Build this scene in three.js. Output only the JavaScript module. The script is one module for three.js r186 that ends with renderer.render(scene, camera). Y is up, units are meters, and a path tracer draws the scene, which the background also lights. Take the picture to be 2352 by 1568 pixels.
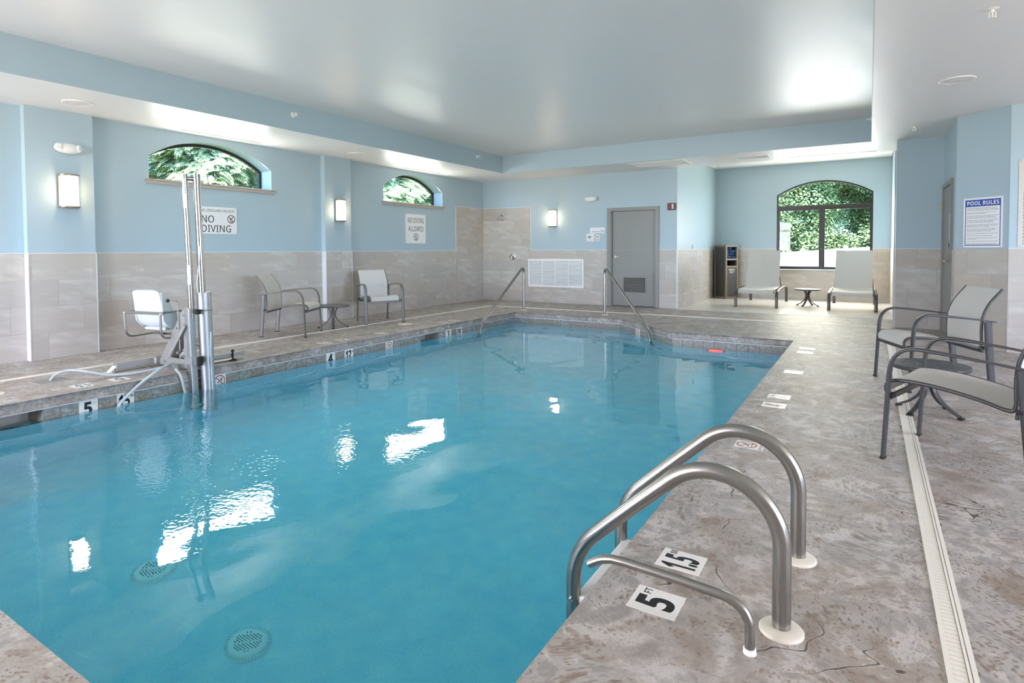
import * as THREE from 'three';
import { RoundedBoxGeometry } from 'three/addons/geometries/RoundedBoxGeometry.js';
import { mergeGeometries } from 'three/addons/utils/BufferGeometryUtils.js';
import { RectAreaLightUniformsLib } from 'three/addons/lights/RectAreaLightUniformsLib.js';
import { Sky } from 'three/addons/objects/Sky.js';
import { createNoise2D, createNoise3D } from 'simplex-noise';

// ---------------------------------------------------------------- camera, sky, sun, exposure
const scene = new THREE.Scene();
const FW = 2352, FH = 1568, F = 1339.35, CX = 1174.06, CY = 613.73;
const camera = new THREE.PerspectiveCamera(2 * Math.atan(FH / 2 / F) * 180 / Math.PI, FW / FH, 0.05, 300);
camera.position.set(0, 1.2455, 0);
camera.rotation.set(-0.0308, 0.551, -0.005, 'YXZ');
camera.setViewOffset(FW, FH, FW / 2 - CX, FH / 2 - CY, FW, FH);
scene.add(camera);
const renderer = new THREE.WebGLRenderer({ antialias: true });
renderer.toneMapping = THREE.LinearToneMapping;
renderer.toneMappingExposure = 2.05;
renderer.shadowMap.enabled = true;
RectAreaLightUniformsLib.init();

const sunDir = new THREE.Vector3(0.36, 0.8, 0.46).normalize();
const sky = new Sky();
sky.name = 'sky';
sky.scale.setScalar(2000);
sky.material.uniforms.turbidity.value = 9;
sky.material.uniforms.rayleigh.value = 0.6;
sky.material.uniforms.mieCoefficient.value = 0.006;
sky.material.uniforms.mieDirectionalG.value = 0.75;
sky.material.uniforms.sunPosition.value.copy(sunDir);
scene.add(sky);
scene.environmentIntensity = 2.1;
const sun = new THREE.DirectionalLight(0xfff1dc, 12.0);
sun.name = 'sun';
sun.position.copy(sunDir).multiplyScalar(40);
sun.castShadow = true;
Object.assign(sun.shadow.camera, { left: -30, right: 30, top: 30, bottom: -30, near: 1, far: 100 });
sun.shadow.mapSize.set(4096, 4096);
scene.add(sun);
// daylight falling in through the windows: two tall ones behind the photographer, two in the wall beyond the chairs, the eyebrow windows, the alcove window
const NEARZ = 4.6, RX = 6.5, SIDEWIN = [-0.6, -4.6], NEARWIN = [-6.9, -4.7], EYE = [[-5.07, 1.87], [-9.48, 1.87], [-0.66, 1.87]];
function daylight(x, y, z, w, h, turn, color, power) {
  const l = new THREE.RectAreaLight(color, power, w, h);
  l.name = 'window_daylight';
  l.position.set(x, y, z); l.rotation.y = turn;
  scene.add(l);
}
for (const x of NEARWIN) daylight(x, 1.72, NEARZ - 0.02, 1.9, 1.9, 0, 0xffeee2, 10.5);
for (const z of SIDEWIN) daylight(RX - 0.02, 1.72, z, 1.9, 1.9, Math.PI / 2, 0xffeee2, 7.5);
for (const [z] of EYE) daylight(-8.23, 2.42, z, 1.72, 0.36, -Math.PI / 2, 0xfffdf0, 5);
daylight(-0.94, 1.6, -15.56, 1.9, 1.65, Math.PI, 0xfffbea, 5.4);

// ---------------------------------------------------------------- helpers
let seed = 7;
const rnd = () => { seed = (seed + 0x6d2b79f5) | 0; let t = Math.imul(seed ^ (seed >>> 15), 1 | seed); t = (t + Math.imul(t ^ (t >>> 7), 61 | t)) ^ t; return ((t ^ (t >>> 14)) >>> 0) / 4294967296; };
const rr = (a, b) => a + (b - a) * rnd();
const noise2 = createNoise2D(rnd), noise3 = createNoise3D(rnd);
const V = (x, y, z) => new THREE.Vector3(x, y, z);
const used = new Map();
function numbered(n) { const k = used.get(n) || 0; used.set(n, k + 1); return k ? `${n}_${String(k).padStart(3, '0')}` : n; }
function obj(name, geo, mat, parent = scene) {
  const g = Array.isArray(geo) ? mergeGeometries(geo.map((q) => (q.index ? q.toNonIndexed() : q))) : geo;
  const m = new THREE.Mesh(g, mat);
  m.name = parent === scene ? numbered(name) : name;
  m.castShadow = m.receiveShadow = true;
  parent.add(m);
  return m;
}
function thing(name, label, category, [x, y, z] = [0, 0, 0], turn = 0, group) {
  const o = new THREE.Group(); o.name = numbered(name); scene.add(o);
  o.position.set(x, y, z); o.rotation.y = turn; o.userData = { label, category };
  if (group) o.userData.group = group;
  return o;
}
function tag(o, label, category, group) { o.userData = { ...o.userData, label, category }; if (group) o.userData.group = group; return o; }
function struct(name, geo, mat, label, category) { const o = obj(name, geo, mat); o.userData = { kind: 'structure', label, category }; return o; }
function dup(root, [x, y, z], turn, label, group) {
  const r = root.clone(); r.name = numbered(root.name.replace(/_\d+$/, '')); scene.add(r); r.position.set(x, y, z); r.rotation.y = turn;
  r.userData = { ...root.userData };
  if (label) r.userData.label = label;
  if (group) r.userData.group = group;
  return r;
}
const tr = (g, x, y, z) => { g.translate(x, y, z); return g; };
const strip = (g) => { for (const k of Object.keys(g.attributes)) if (!['position', 'normal', 'uv'].includes(k)) g.deleteAttribute(k); return g; };
const box = (w, h, d, x = 0, y = 0, z = 0) => tr(new THREE.BoxGeometry(w, h, d), x, y, z);
const rbox = (w, h, d, r, x = 0, y = 0, z = 0, s = 2) => tr(strip(new RoundedBoxGeometry(w, h, d, s, r)), x, y, z);
const cyl = (r, h, x = 0, y = 0, z = 0, n = 24, r2 = r) => tr(new THREE.CylinderGeometry(r2, r, h, n), x, y, z);
const rot = (g, x = 0, y = 0, z = 0) => { if (x) g.rotateX(x); if (y) g.rotateY(y); if (z) g.rotateZ(z); return g; };
const lathe = (pts, n = 32) => new THREE.LatheGeometry(pts.map((p) => new THREE.Vector2(p[0], p[1])), n);
function boxAt(x0, x1, y0, y1, z0, z1) { // world box with uv in metres
  const g = box(x1 - x0, y1 - y0, z1 - z0, (x0 + x1) / 2, (y0 + y1) / 2, (z0 + z1) / 2);
  return metreUV(g);
}
function metreUV(g) { // uv in metres by the dominant axis of each normal
  const p = g.attributes.position, n = g.attributes.normal, uv = new Float32Array(p.count * 2);
  for (let i = 0; i < p.count; i++) {
    const ax = Math.abs(n.getX(i)), ay = Math.abs(n.getY(i)), az = Math.abs(n.getZ(i));
    const [u, v] = ay >= ax && ay >= az ? [p.getX(i), -p.getZ(i)] : ax >= az ? [p.getZ(i), p.getY(i)] : [p.getX(i), p.getY(i)];
    uv[i * 2] = u; uv[i * 2 + 1] = v;
  }
  g.setAttribute('uv', new THREE.BufferAttribute(uv, 2));
  return g;
}
function fillet(pts, r, seg = 6) { // polyline with rounded corners
  const out = [pts[0].clone()];
  for (let i = 1; i < pts.length - 1; i++) {
    const a = pts[i - 1], b = pts[i], c = pts[i + 1], rad = Array.isArray(r) ? r[i - 1] : r;
    const d1 = Math.min(rad, a.distanceTo(b) * 0.49), d2 = Math.min(rad, b.distanceTo(c) * 0.49);
    const p = b.clone().lerp(a, d1 / a.distanceTo(b)), q = b.clone().lerp(c, d2 / b.distanceTo(c));
    for (let k = 0; k <= seg; k++) { const t = k / seg; out.push(p.clone().multiplyScalar((1 - t) * (1 - t)).addScaledVector(b, 2 * t * (1 - t)).addScaledVector(q, t * t)); }
  }
  out.push(pts[pts.length - 1].clone());
  return out;
}
function smooth(pts, n = 24) { return new THREE.CatmullRomCurve3(pts, false, 'centripetal').getPoints(n); }
// sweep of a rounded profile: half width a along `side`, half thickness b along the other axis; scale(t) may shrink both
function sweep(pts, a, b = a, side = null, { n = 12, scale = null, power = 1, caps = true } = {}) {
  const N = pts.length, pos = [], uv = [], idx = [];
  let S = side ? side.clone().normalize() : null, len = 0;
  const rings = [];
  for (let i = 0; i < N; i++) {
    const T = pts[Math.min(i + 1, N - 1)].clone().sub(pts[Math.max(i - 1, 0)]).normalize();
    if (!S) { S = Math.abs(T.y) < 0.9 ? V(0, 1, 0) : V(1, 0, 0); }
    const Nn = new THREE.Vector3().crossVectors(T, S).normalize(), Ss = new THREE.Vector3().crossVectors(Nn, T).normalize();
    if (!side) S = Ss;
    if (i) len += pts[i].distanceTo(pts[i - 1]);
    const [sa, sb] = scale ? scale(i / (N - 1)) : [1, 1], ring = [];
    for (let k = 0; k <= n; k++) {
      const t = k / n * 2 * Math.PI, c = Math.cos(t), s = Math.sin(t), pc = Math.sign(c) * Math.abs(c) ** power, ps = Math.sign(s) * Math.abs(s) ** power;
      const q = pts[i].clone().addScaledVector(Ss, pc * a * sa).addScaledVector(Nn, ps * b * sb);
      ring.push(q); pos.push(q.x, q.y, q.z); uv.push(len, k / n * 2 * Math.PI * Math.max(a, b));
    }
    rings.push(ring);
  }
  for (let i = 0; i < N - 1; i++) for (let k = 0; k < n; k++) { const p = i * (n + 1) + k, q = p + n + 1; idx.push(p, p + 1, q, p + 1, q + 1, q); }
  const g = new THREE.BufferGeometry();
  g.setAttribute('position', new THREE.Float32BufferAttribute(pos, 3));
  g.setAttribute('uv', new THREE.Float32BufferAttribute(uv, 2));
  g.setIndex(idx); g.computeVertexNormals();
  // close the seam's normals
  const nn = g.attributes.normal;
  for (let i = 0; i < N; i++) { const p = i * (n + 1), q = p + n; const v = V(nn.getX(p) + nn.getX(q), nn.getY(p) + nn.getY(q), nn.getZ(p) + nn.getZ(q)).normalize(); nn.setXYZ(p, v.x, v.y, v.z); nn.setXYZ(q, v.x, v.y, v.z); }
  if (!caps) return g.toNonIndexed();
  const cp = [], cu = [];
  for (const [ring, c, flip] of [[rings[0], pts[0], true], [rings[N - 1], pts[N - 1], false]]) for (let k = 0; k < n; k++) {
    const [p, q] = flip ? [ring[k + 1], ring[k]] : [ring[k], ring[k + 1]];
    for (const w of [c, p, q]) { cp.push(w.x, w.y, w.z); cu.push(w.x, w.z); }
  }
  const h = new THREE.BufferGeometry();
  h.setAttribute('position', new THREE.Float32BufferAttribute(cp, 3)); h.setAttribute('uv', new THREE.Float32BufferAttribute(cu, 2)); h.computeVertexNormals();
  return mergeGeometries([g.toNonIndexed(), h]);
}
const tube = (pts, r, n = 14) => sweep(pts, r, r, null, { n });
// a band of cloth: profile points swept across a width, with thickness
function cloth(profile, halfWidth, thick, sag = 0, nx = 8) {
  const N = profile.length, top = [], pos = [], uv = [], idx = [];
  let len = 0;
  const L = profile.map((p, i) => (i ? (len += p.distanceTo(profile[i - 1])) : 0));
  const nrm = profile.map((p, i) => { const T = profile[Math.min(i + 1, N - 1)].clone().sub(profile[Math.max(i - 1, 0)]).normalize(); return V(0, -T.z, T.y); });
  for (const s of [1, -1]) for (let i = 0; i < N; i++) for (let k = 0; k <= nx; k++) {
    const t = k / nx * 2 - 1, w = (typeof halfWidth === 'function' ? halfWidth(i / (N - 1)) : halfWidth), q = profile[i].clone().addScaledVector(nrm[i], s * thick / 2 - sag * (1 - t * t) * Math.sin(Math.PI * i / (N - 1)));
    pos.push(t * w, q.y, q.z); uv.push(t * w, L[i]);
  }
  const M = nx + 1, off = N * M, at = (s, i, k) => s * off + i * M + k;
  const quad = (a, b, c, d) => idx.push(a, b, c, a, c, d);
  for (let i = 0; i < N - 1; i++) for (let k = 0; k < nx; k++) { quad(at(0, i, k), at(0, i, k + 1), at(0, i + 1, k + 1), at(0, i + 1, k)); quad(at(1, i, k), at(1, i + 1, k), at(1, i + 1, k + 1), at(1, i, k + 1)); }
  for (let i = 0; i < N - 1; i++) { quad(at(0, i, 0), at(1, i, 0), at(1, i + 1, 0), at(0, i + 1, 0)); quad(at(0, i, nx), at(0, i + 1, nx), at(1, i + 1, nx), at(1, i, nx)); }
  for (let k = 0; k < nx; k++) { quad(at(0, 0, k), at(0, 0, k + 1), at(1, 0, k + 1), at(1, 0, k)); quad(at(0, N - 1, k), at(1, N - 1, k), at(1, N - 1, k + 1), at(0, N - 1, k + 1)); }
  const g = new THREE.BufferGeometry();
  g.setAttribute('position', new THREE.Float32BufferAttribute(pos, 3)); g.setAttribute('uv', new THREE.Float32BufferAttribute(uv, 2)); g.setIndex(idx); g.computeVertexNormals();
  return g;
}
function extrude(shape, depth, bevel = 0, seg = 2, curve = 16) {
  return new THREE.ExtrudeGeometry(shape, { depth, bevelEnabled: bevel > 0, bevelSize: bevel, bevelThickness: bevel, bevelOffset: -bevel, bevelSegments: seg, curveSegments: curve });
}
const rectPath = (C, x0, x1, y0, y1) => { const s = new C(); s.moveTo(x0, y0); s.lineTo(x1, y0); s.lineTo(x1, y1); s.lineTo(x0, y1); s.closePath(); return s; };
// opening with a flat-arched head, centred on x = cx
function archPath(C, cx, w, y0, spring, apex, inset = 0) {
  const h = apex - spring, R = ((w / 2) ** 2 + h * h) / (2 * h), cy = apex - R, r = R - inset, hw = w / 2 - inset;
  const a0 = Math.asin(hw / r), s = new C();
  s.moveTo(cx - hw, y0 + inset); s.lineTo(cx + hw, y0 + inset); s.lineTo(cx + hw, cy + r * Math.cos(a0));
  for (let i = 1; i <= 24; i++) { const a = a0 - 2 * a0 * i / 24; s.lineTo(cx + r * Math.sin(a), cy + r * Math.cos(a)); }
  s.closePath(); return s;
}

// ---------------------------------------------------------------- textures
function fbm(x, y, oct = 4, s = 0) { let a = 0.5, f = 1, v = 0; for (let i = 0; i < oct; i++) { v += a * noise3(x * f, y * f, s + i * 17.3); a *= 0.5; f *= 2; } return v; }
// seamless noise over a tile of side 1: a torus would cost a dimension more, so blend across the seam
function tileable(fn) { return (u, v) => { if (u < 0.75 && v < 0.75) return fn(u, v); const a = fn(u, v), b = u < 0.75 ? 0 : fn(u - 1, v), c = v < 0.75 ? 0 : fn(u, v - 1), d = u < 0.75 || v < 0.75 ? 0 : fn(u - 1, v - 1); const sm = (t) => { t = Math.max(0, (t - 0.75) / 0.25); return t * t * (3 - 2 * t); }; const p = sm(u), q = sm(v); const k = a * (1 - p) * (1 - q) + b * p * (1 - q) + c * (1 - p) * q + d * p * q; return k; }; }
function dataTex(w, h, fn, { srgb = false, float = false } = {}) {
  const d = float ? new Float32Array(w * h * 4) : new Uint8Array(w * h * 4);
  for (let y = 0; y < h; y++) for (let x = 0; x < w; x++) {
    const c = fn(x / w, y / h), i = (y * w + x) * 4, a = typeof c === 'number' ? [c, c, c] : c;
    for (let k = 0; k < 3; k++) d[i + k] = float ? a[k] : Math.max(0, Math.min(255, a[k] * 255));
    d[i + 3] = float ? 1 : 255;
  }
  const t = new THREE.DataTexture(d, w, h, THREE.RGBAFormat, float ? THREE.FloatType : THREE.UnsignedByteType);
  t.wrapS = t.wrapT = THREE.RepeatWrapping; t.magFilter = THREE.LinearFilter; t.minFilter = THREE.LinearMipmapLinearFilter;
  if (srgb) t.colorSpace = THREE.SRGBColorSpace;
  t.needsUpdate = true;
  return t;
}
function canvasTex(w, h, draw, repeat = false) {
  const c = document.createElement('canvas'); c.width = w; c.height = h;
  const g = c.getContext('2d'); draw(g, w, h);
  const t = new THREE.CanvasTexture(c); t.colorSpace = THREE.SRGBColorSpace;
  if (repeat) t.wrapS = t.wrapT = THREE.RepeatWrapping;
  return t;
}
const rep = (t, m) => { t.repeat.set(1 / m, 1 / m); return t; };
const mat = (color, roughness = 0.5, extra = {}) => new THREE.MeshPhysicalMaterial({ color, roughness, ...extra });
const lin = (r, g, b) => new THREE.Color().setRGB(r, g, b);

// ---------------------------------------------------------------- surfaces
function noiseCanvas(n, fn) { // small canvas painted from a tileable field, to be scaled up
  const c = document.createElement('canvas'); c.width = c.height = n; const g = c.getContext('2d'), im = g.createImageData(n, n);
  for (let y = 0; y < n; y++) for (let x = 0; x < n; x++) { const a = fn(x / n, y / n); for (let k = 0; k < 3; k++) im.data[(y * n + x) * 4 + k] = Math.max(0, Math.min(255, a[k])); im.data[(y * n + x) * 4 + 3] = 255; }
  g.putImageData(im, 0, 0); return c;
}
const mixc = (a, b, t) => a.map((v, i) => v + (b[i] - v) * Math.max(0, Math.min(1, t)));
// stamped concrete: mottled greige with ragged brown and pale patches, pits and thin seams
function grid(n, fn) { // tileable field sampled once, read back bilinearly
  const d = new Float32Array(n * n); for (let y = 0; y < n; y++) for (let x = 0; x < n; x++) d[y * n + x] = fn(x / n, y / n);
  return (u, v) => { const x = u * n, y = v * n, i = Math.floor(x), j = Math.floor(y), p = x - i, q = y - j, i0 = i % n, i1 = (i + 1) % n, j0 = (j % n) * n, j1 = ((j + 1) % n) * n; return (d[j0 + i0] * (1 - p) + d[j0 + i1] * p) * (1 - q) + (d[j1 + i0] * (1 - p) + d[j1 + i1] * p) * q; };
}
function deckMaps() {
  const N = 2048, sstep = (a, e, x) => { const t = Math.max(0, Math.min(1, (x - a) / (e - a))); return t * t * (3 - 2 * t); };
  const warp = (u, v, k) => [u + 0.03 * noise3(u * 6, v * 6, k), v + 0.03 * noise3(u * 6, v * 6, k + 5)];
  const field = (n, f, oct, k) => grid(n, tileable((u, v) => { const [p, q] = warp(u, v, k); return fbm(p * f, q * f, oct, k); }));
  const f1 = field(256, 6, 4, 3), f2 = field(512, 14, 4, 31), f3 = field(768, 30, 4, 57), f4 = field(1536, 150, 3, 77);
  const seamA = grid(1024, tileable((u, v) => { const [p, q] = warp(u, v, 140); return fbm(p * 3.2, q * 4.2, 4, 150); })), seamMask = field(256, 5, 2, 170);
  const fine = new Float32Array(N * N); for (let i = 0; i < N * N; i++) fine[i] = rnd() - 0.5;
  const col = new Uint8Array(N * N * 4), bmp = new Uint8Array(N * N * 4);
  for (let y = 0; y < N; y++) for (let x = 0; x < N; x++) {
    const u = x / N, v = y / N, a = f1(u, v), d = f2(u, v), e = f3(u, v), k = f4(u, v), g0 = fine[y * N + x] + 0.6 * fine[y * N + (x + 1) % N] + 0.6 * fine[((y + 1) % N) * N + x];
    let c = mixc([182, 178, 173], [169, 161, 153], sstep(-0.3, 0.35, a + d * 0.3));
    c = mixc(c, [207, 203, 198], 0.75 * sstep(0.0, 0.28, d + e * 0.5 + k * 0.35));
    const br = sstep(0.04, 0.34, e * 0.9 + a * 0.45 - d * 0.25 + k * 0.6 + g0 * 0.08); c = mixc(c, [142, 126, 112], 0.55 * br);
    const gy = sstep(0.1, 0.36, -e * 0.8 - a * 0.4 + k * 0.6 + g0 * 0.08); c = mixc(c, [132, 127, 122], 0.5 * gy);
    const pit = sstep(0.24, 0.42, k * 0.95 - d * 0.25 + e * 0.3 + g0 * 0.06); c = mixc(c, [104, 90, 79], 0.5 * pit);
    const s = Math.abs(seamA(u, v)), m = sstep(0.1, 0.25, seamMask(u, v)), seam = m * (1 - sstep(0.0025, 0.007, s + k * 0.004)), lip = m * (1 - sstep(0.006, 0.02, s)) * (1 - seam);
    c = mixc(c, [206, 200, 192], 0.3 * lip); c = mixc(c, [70, 60, 53], 0.8 * seam);
    const i = (y * N + x) * 4, t = k * 15 + g0 * 7; for (let q = 0; q < 3; q++) { col[i + q] = Math.max(0, Math.min(255, c[q] + t)); } col[i + 3] = 255;
    const hgt = 150 + d * 50 + e * 38 + k * 45 - pit * 28 - seam * 95 + lip * 14 + g0 * 5; bmp[i] = bmp[i + 1] = bmp[i + 2] = Math.max(0, Math.min(255, hgt)); bmp[i + 3] = 255;
  }
  const T = (d, srgb) => { const t = new THREE.DataTexture(d, N, N, THREE.RGBAFormat); t.wrapS = t.wrapT = THREE.RepeatWrapping; t.magFilter = THREE.LinearFilter; if (srgb) t.colorSpace = THREE.SRGBColorSpace; t.needsUpdate = true; return rep(t, 3.4); };
  return [T(col, true), T(bmp, false)];
}
const [deckMap, deckBump] = deckMaps();
const M = {};
M.deck = mat(0xffffff, 0.5, { map: deckMap, bumpMap: deckBump, bumpScale: 0.004, specularIntensity: 0.7 });
// large pale porcelain wall tile with slanted veils
const fa = tileable((u, v) => fbm((u + v * 1.4) * 3, (v - u * 0.25) * 14, 4, 5)), fb = tileable((u, v) => fbm(u * 2.5, v * 26, 4, 44)), fc = tileable((u, v) => fbm(u * 3, v * 3, 3, 91));
const tileMap = rep(canvasTex(1024, 1024, (g, w, h) => {
  const s = noiseCanvas(512, (u, v) => { const a = Math.max(0, fa(u, v)), b = fb(u, v), c = fc(u, v); return mixc([191, 184, 175], [209, 204, 197], a * 1.5).map((x) => x + b * 4 + c * 4); });
  g.drawImage(s, 0, 0, w, h);
}, true), 2.44);
M.tile = mat(0xffffff, 0.42, { map: tileMap });
M.tileWarm = mat(0xfdfaf6, 0.42, { map: tileMap });
M.tileCool = mat(0xf6f6f6, 0.42, { map: tileMap });
M.grout = mat(0xb9b5ae, 0.9);
const plankF = tileable((u, v) => fbm(u * 3, v * 20, 3, 410));
M.floorTile = mat(0xffffff, 0.28, { map: rep(dataTex(256, 256, (u, v) => { const k = plankF(u, v) * 0.06; return [0.88 + k, 0.855 + k, 0.815 + k]; }, { srgb: true }), 1.2) });
M.trim = mat(0xd9dadb, 0.35);
const waveTex = rep(dataTex(256, 256, tileable((u, v) => 0.5 + 0.5 * fbm(u * 5, v * 2.2, 3, 12)), { float: true }), 4);
M.paint = mat(lin(0.425, 0.545, 0.605), 0.42);
M.ceiling = mat(lin(0.9, 0.89, 0.88), 0.4, { bumpMap: waveTex, bumpScale: 0.012 });
M.white = mat(0xf2f2f0, 0.4);
M.whitePlastic = mat(0xeef0f0, 0.3);
M.cream = mat(0xe9e3d2, 0.35);
M.creamPale = mat(0xf0ece0, 0.4);
M.doorPaint = mat(0x8b8a86, 0.38);
M.frameDark = mat(0x35302d, 0.35, { metalness: 0.3 });
M.sill = mat(0xb3aba0, 0.45);
M.black = mat(0x161616, 0.6);
M.dark = mat(0x2a2a2b, 0.5);
M.glass = mat(0xffffff, 0.0, { transmission: 1, thickness: 0, ior: 1.5, specularIntensity: 0.5 });
M.steel = mat(0xa5a39f, 0.27, { metalness: 1 });
M.chrome = mat(0xd8dadc, 0.08, { metalness: 1 });
M.alu = mat(0xb5b6b5, 0.42, { metalness: 0.85 });
M.bracket = mat(0xa9aaa8, 0.5, { metalness: 0.6 });
M.frame = mat(0x6f6d6a, 0.38, { metalness: 0.25 });
M.frameCharcoal = mat(0x4b4b4d, 0.36, { metalness: 0.25 });
const weave = rep(dataTex(128, 128, (u, v) => { const a = Math.sin(u * 2 * Math.PI * 12), b = Math.sin(v * 2 * Math.PI * 12); return 0.5 + 0.25 * (a * b) + 0.2 * Math.max(a, b); }), 0.05);
M.sling = mat(0xd3d0ca, 0.75, { bumpMap: weave, bumpScale: 0.0006, transmission: 0.12, thickness: 0 });
M.slingTaupe = mat(0xcdc8bd, 0.75, { bumpMap: weave, bumpScale: 0.0006, transmission: 0.12, thickness: 0 });
const speck = rep(dataTex(512, 512, (() => { const f = tileable((u, v) => fbm(u * 5, v * 5, 3, 66)); return (u, v) => { const k = f(u, v) * 0.10, s = rnd(); const d = s < 0.05 ? -0.22 : s > 0.94 ? 0.08 : (s - 0.5) * 0.06; return [0.72 + k + d, 0.92 + k * 0.4 + d * 0.6, 0.985 + k * 0.1 + d * 0.3]; }; })(), { srgb: true }), 1.2);
M.plaster = mat(0xffffff, 0.8, { map: speck });
// slate-like waterline tile, stained rusty by the water
const bandMaps = [0, 1, 2, 3, 4, 5].map((k) => canvasTex(128, 128, (g, w, h) => {
  const f = (u, v) => fbm(u * 2 + k * 9, v * 3, 3, 100 + k), e = (u, v) => fbm(u * 6 + k * 5, v * 6, 3, 140 + k);
  const im = g.createImageData(w, h);
  for (let y = 0; y < h; y++) for (let x = 0; x < w; x++) {
    const u = x / w, v = y / h; let c = mixc([138, 140, 138], [172, 174, 172], f(u, v) * 1.5 + 0.3);
    c = mixc(c, [148, 112, 78], (e(u, v) + [0.35, 0.05, 0.25, -0.1, 0.15, 0.0][k] + (v > 0.35 && e(u * 1.7, 0.3) + (v - 0.55) * 1.6 > 0 ? 0.35 : 0)) * 1.1 - 0.15);
    c = mixc(c, [208, 206, 200], e(u + 3, v) * 1.2 - 0.35);
    for (let q = 0; q < 3; q++) im.data[(y * w + x) * 4 + q] = c[q] + rr(-5, 5); im.data[(y * w + x) * 4 + 3] = 255;
  }
  g.putImageData(im, 0, 0);
}));
M.band = bandMaps.map((t) => mat(0xffffff, 0.35, { map: t }));
// water: gentle swell with finer ripples where the return jets stir it
const WX0 = -6.06, WX1 = -0.78, WZ0 = -9.95, WZ1 = -0.69;
const waves = []; for (let i = 0; i < 26; i++) { const l = rr(0.16, 0.9), a = rr(0, Math.PI * 2); waves.push([Math.cos(a) * 2 * Math.PI / l, Math.sin(a) * 2 * Math.PI / l, rr(0, 6.28), l * rr(0.0003, 0.0009)]); }
const waterBump = dataTex(1024, 1792, (u, v) => {
  const x = WX0 + u * (WX1 - WX0), z = WZ0 + v * (WZ1 - WZ0);
  let h = 0; for (const w of waves) h += Math.sin(x * w[0] + z * w[1] + w[2]) * w[3];
  const calm = 0.35 + 0.65 * Math.max(0, fbm(x * 0.45, z * 0.45, 2, 200) + 0.4);
  h *= calm;
  const jet = Math.exp(-(((x + 3.9) / 1.1) ** 2 + ((z + 2.5) / 0.9) ** 2)) + 0.6 * Math.exp(-(((x + 5.2) / 0.9) ** 2 + ((z + 3.0) / 0.8) ** 2)) + 0.35 * Math.exp(-(((x + 4.6) / 1.2) ** 2 + ((z + 9.2) / 0.7) ** 2));
  h += jet * (fbm(x * 9, z * 14, 3, 240) * 0.0007 + fbm(x * 24, z * 30, 2, 260) * 0.0008);
  const val = 0.5 + h / 0.02; return val;
}, { float: true });
M.water = mat(0xffffff, 0.0, { transmission: 1, thickness: 1.2, ior: 1.333, attenuationColor: lin(0.55, 0.955, 0.997), attenuationDistance: 1.6, bumpMap: waterBump, bumpScale: 0.02 });

// ---------------------------------------------------------------- room shell
const A = -8.21, TA = -8.2, B = -12.03, B2 = -15.54, S = 2.9, C = 3.268, H = 3.6, WN = 1.22, PX = -8.1;
// wall slab: outline in (u, y), turned so that its face looks along `turn`, extruded outwards
function slab(shape, t, turn, [x, y, z]) { // local X = right seen from the room, +Z = into the room
  const g = extrude(shape, t); g.translate(0, 0, -t); g.rotateY(turn); g.translate(x, y, z); return metreUV(g);
}
const LW = Math.PI / 2; // walls that look along +x
const shapeRect = (a, b, c, d) => rectPath(THREE.Shape, a, b, c, d);
{ // left wall with two eyebrow windows (u = -z)
  const s = shapeRect(-NEARZ - 0.3, 12.3, -0.3, H);
  for (const [z, w] of EYE) s.holes.push(archPath(THREE.Path, -z, w, 2.215, 2.52, 2.82));
  struct('wall_left', slab(s, 0.3, LW, [A, 0, 0]), M.paint, 'long pale blue wall with two eyebrow windows above a greige tile wainscot', 'wall');
}
const wallLeft = scene.getObjectByName('wall_left');
const wallBack = struct('wall_back', slab((() => { const s = shapeRect(-8.5, -3.38, -0.3, H); s.holes.push(rectPath(THREE.Path, -4.82, -3.82, -0.02, 2.075)); return s; })(), 0.25, 0, [0, 0, B]), M.paint, 'pale blue end wall with the shower, grille and grey door', 'wall');
const wallAlcove = struct('wall_alcove', [
  slab((() => { const s = shapeRect(-3.6, 0.7, -0.3, H); s.holes.push(archPath(THREE.Path, -0.94, 2.0, 0.735, 2.52, 2.83)); return s; })(), 0.3, 0, [0, 0, B2]),
  boxAt(-3.63, -3.38, -0.3, H, B2, B - 0.25), boxAt(0.41, 0.66, -0.3, H, B2, -12.1)], M.paint, 'blue walls of the lounger alcove around the arched window', 'wall');
const wallRight = struct('wall_right', [
  boxAt(0.355, 1.4, -0.3, H, -12.27, -12.02), boxAt(0.52, 0.77, -0.3, H, -12.02, -11.02), boxAt(0.345, 1.19, -0.3, H, -11.02, -10.86),
  slab((() => { const s = shapeRect(-11.02, -9.35, -0.3, H); s.holes.push(rectPath(THREE.Path, -10.72, -9.74, -0.02, 2.1)); return s; })(), 0.25, -LW, [0.94, 0, 0]),
  slab(shapeRect(0, 0.646, -0.3, H), 0.25, Math.atan2(-0.689, 0.725), [0.935, 0, -9.355]),
  boxAt(1.394, RX + 0.25, -0.3, H, -9.16, -8.91), slab((() => { const s = shapeRect(-8.95, NEARZ + 0.3, -0.3, H); for (const z of SIDEWIN) s.holes.push(archPath(THREE.Path, z, 2.0, 0.735, 2.52, 2.83)); return s; })(), 0.25, -LW, [RX, 0, 0])], M.paint, 'stepped blue wall with the side door and the rule signs', 'wall');
const wallNear = struct('wall_near', slab((() => { const s = shapeRect(-RX - 0.2, 8.5, -0.3, H); for (const x of NEARWIN) s.holes.push(archPath(THREE.Path, -x, 2.0, 0.735, 2.52, 2.83)); return s; })(), 0.3, Math.PI, [0, 0, NEARZ]), M.paint, 'pale blue wall with two tall arched windows behind the deep end', 'wall');
const pilasterA = struct('wall_pilaster', boxAt(A - 0.05, PX - 0.01, -0.1, S + 0.02, -3.44, -2.76), M.paint, 'shallow blue pilaster carrying a wall lamp next to the pool lift', 'pilaster');
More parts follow.
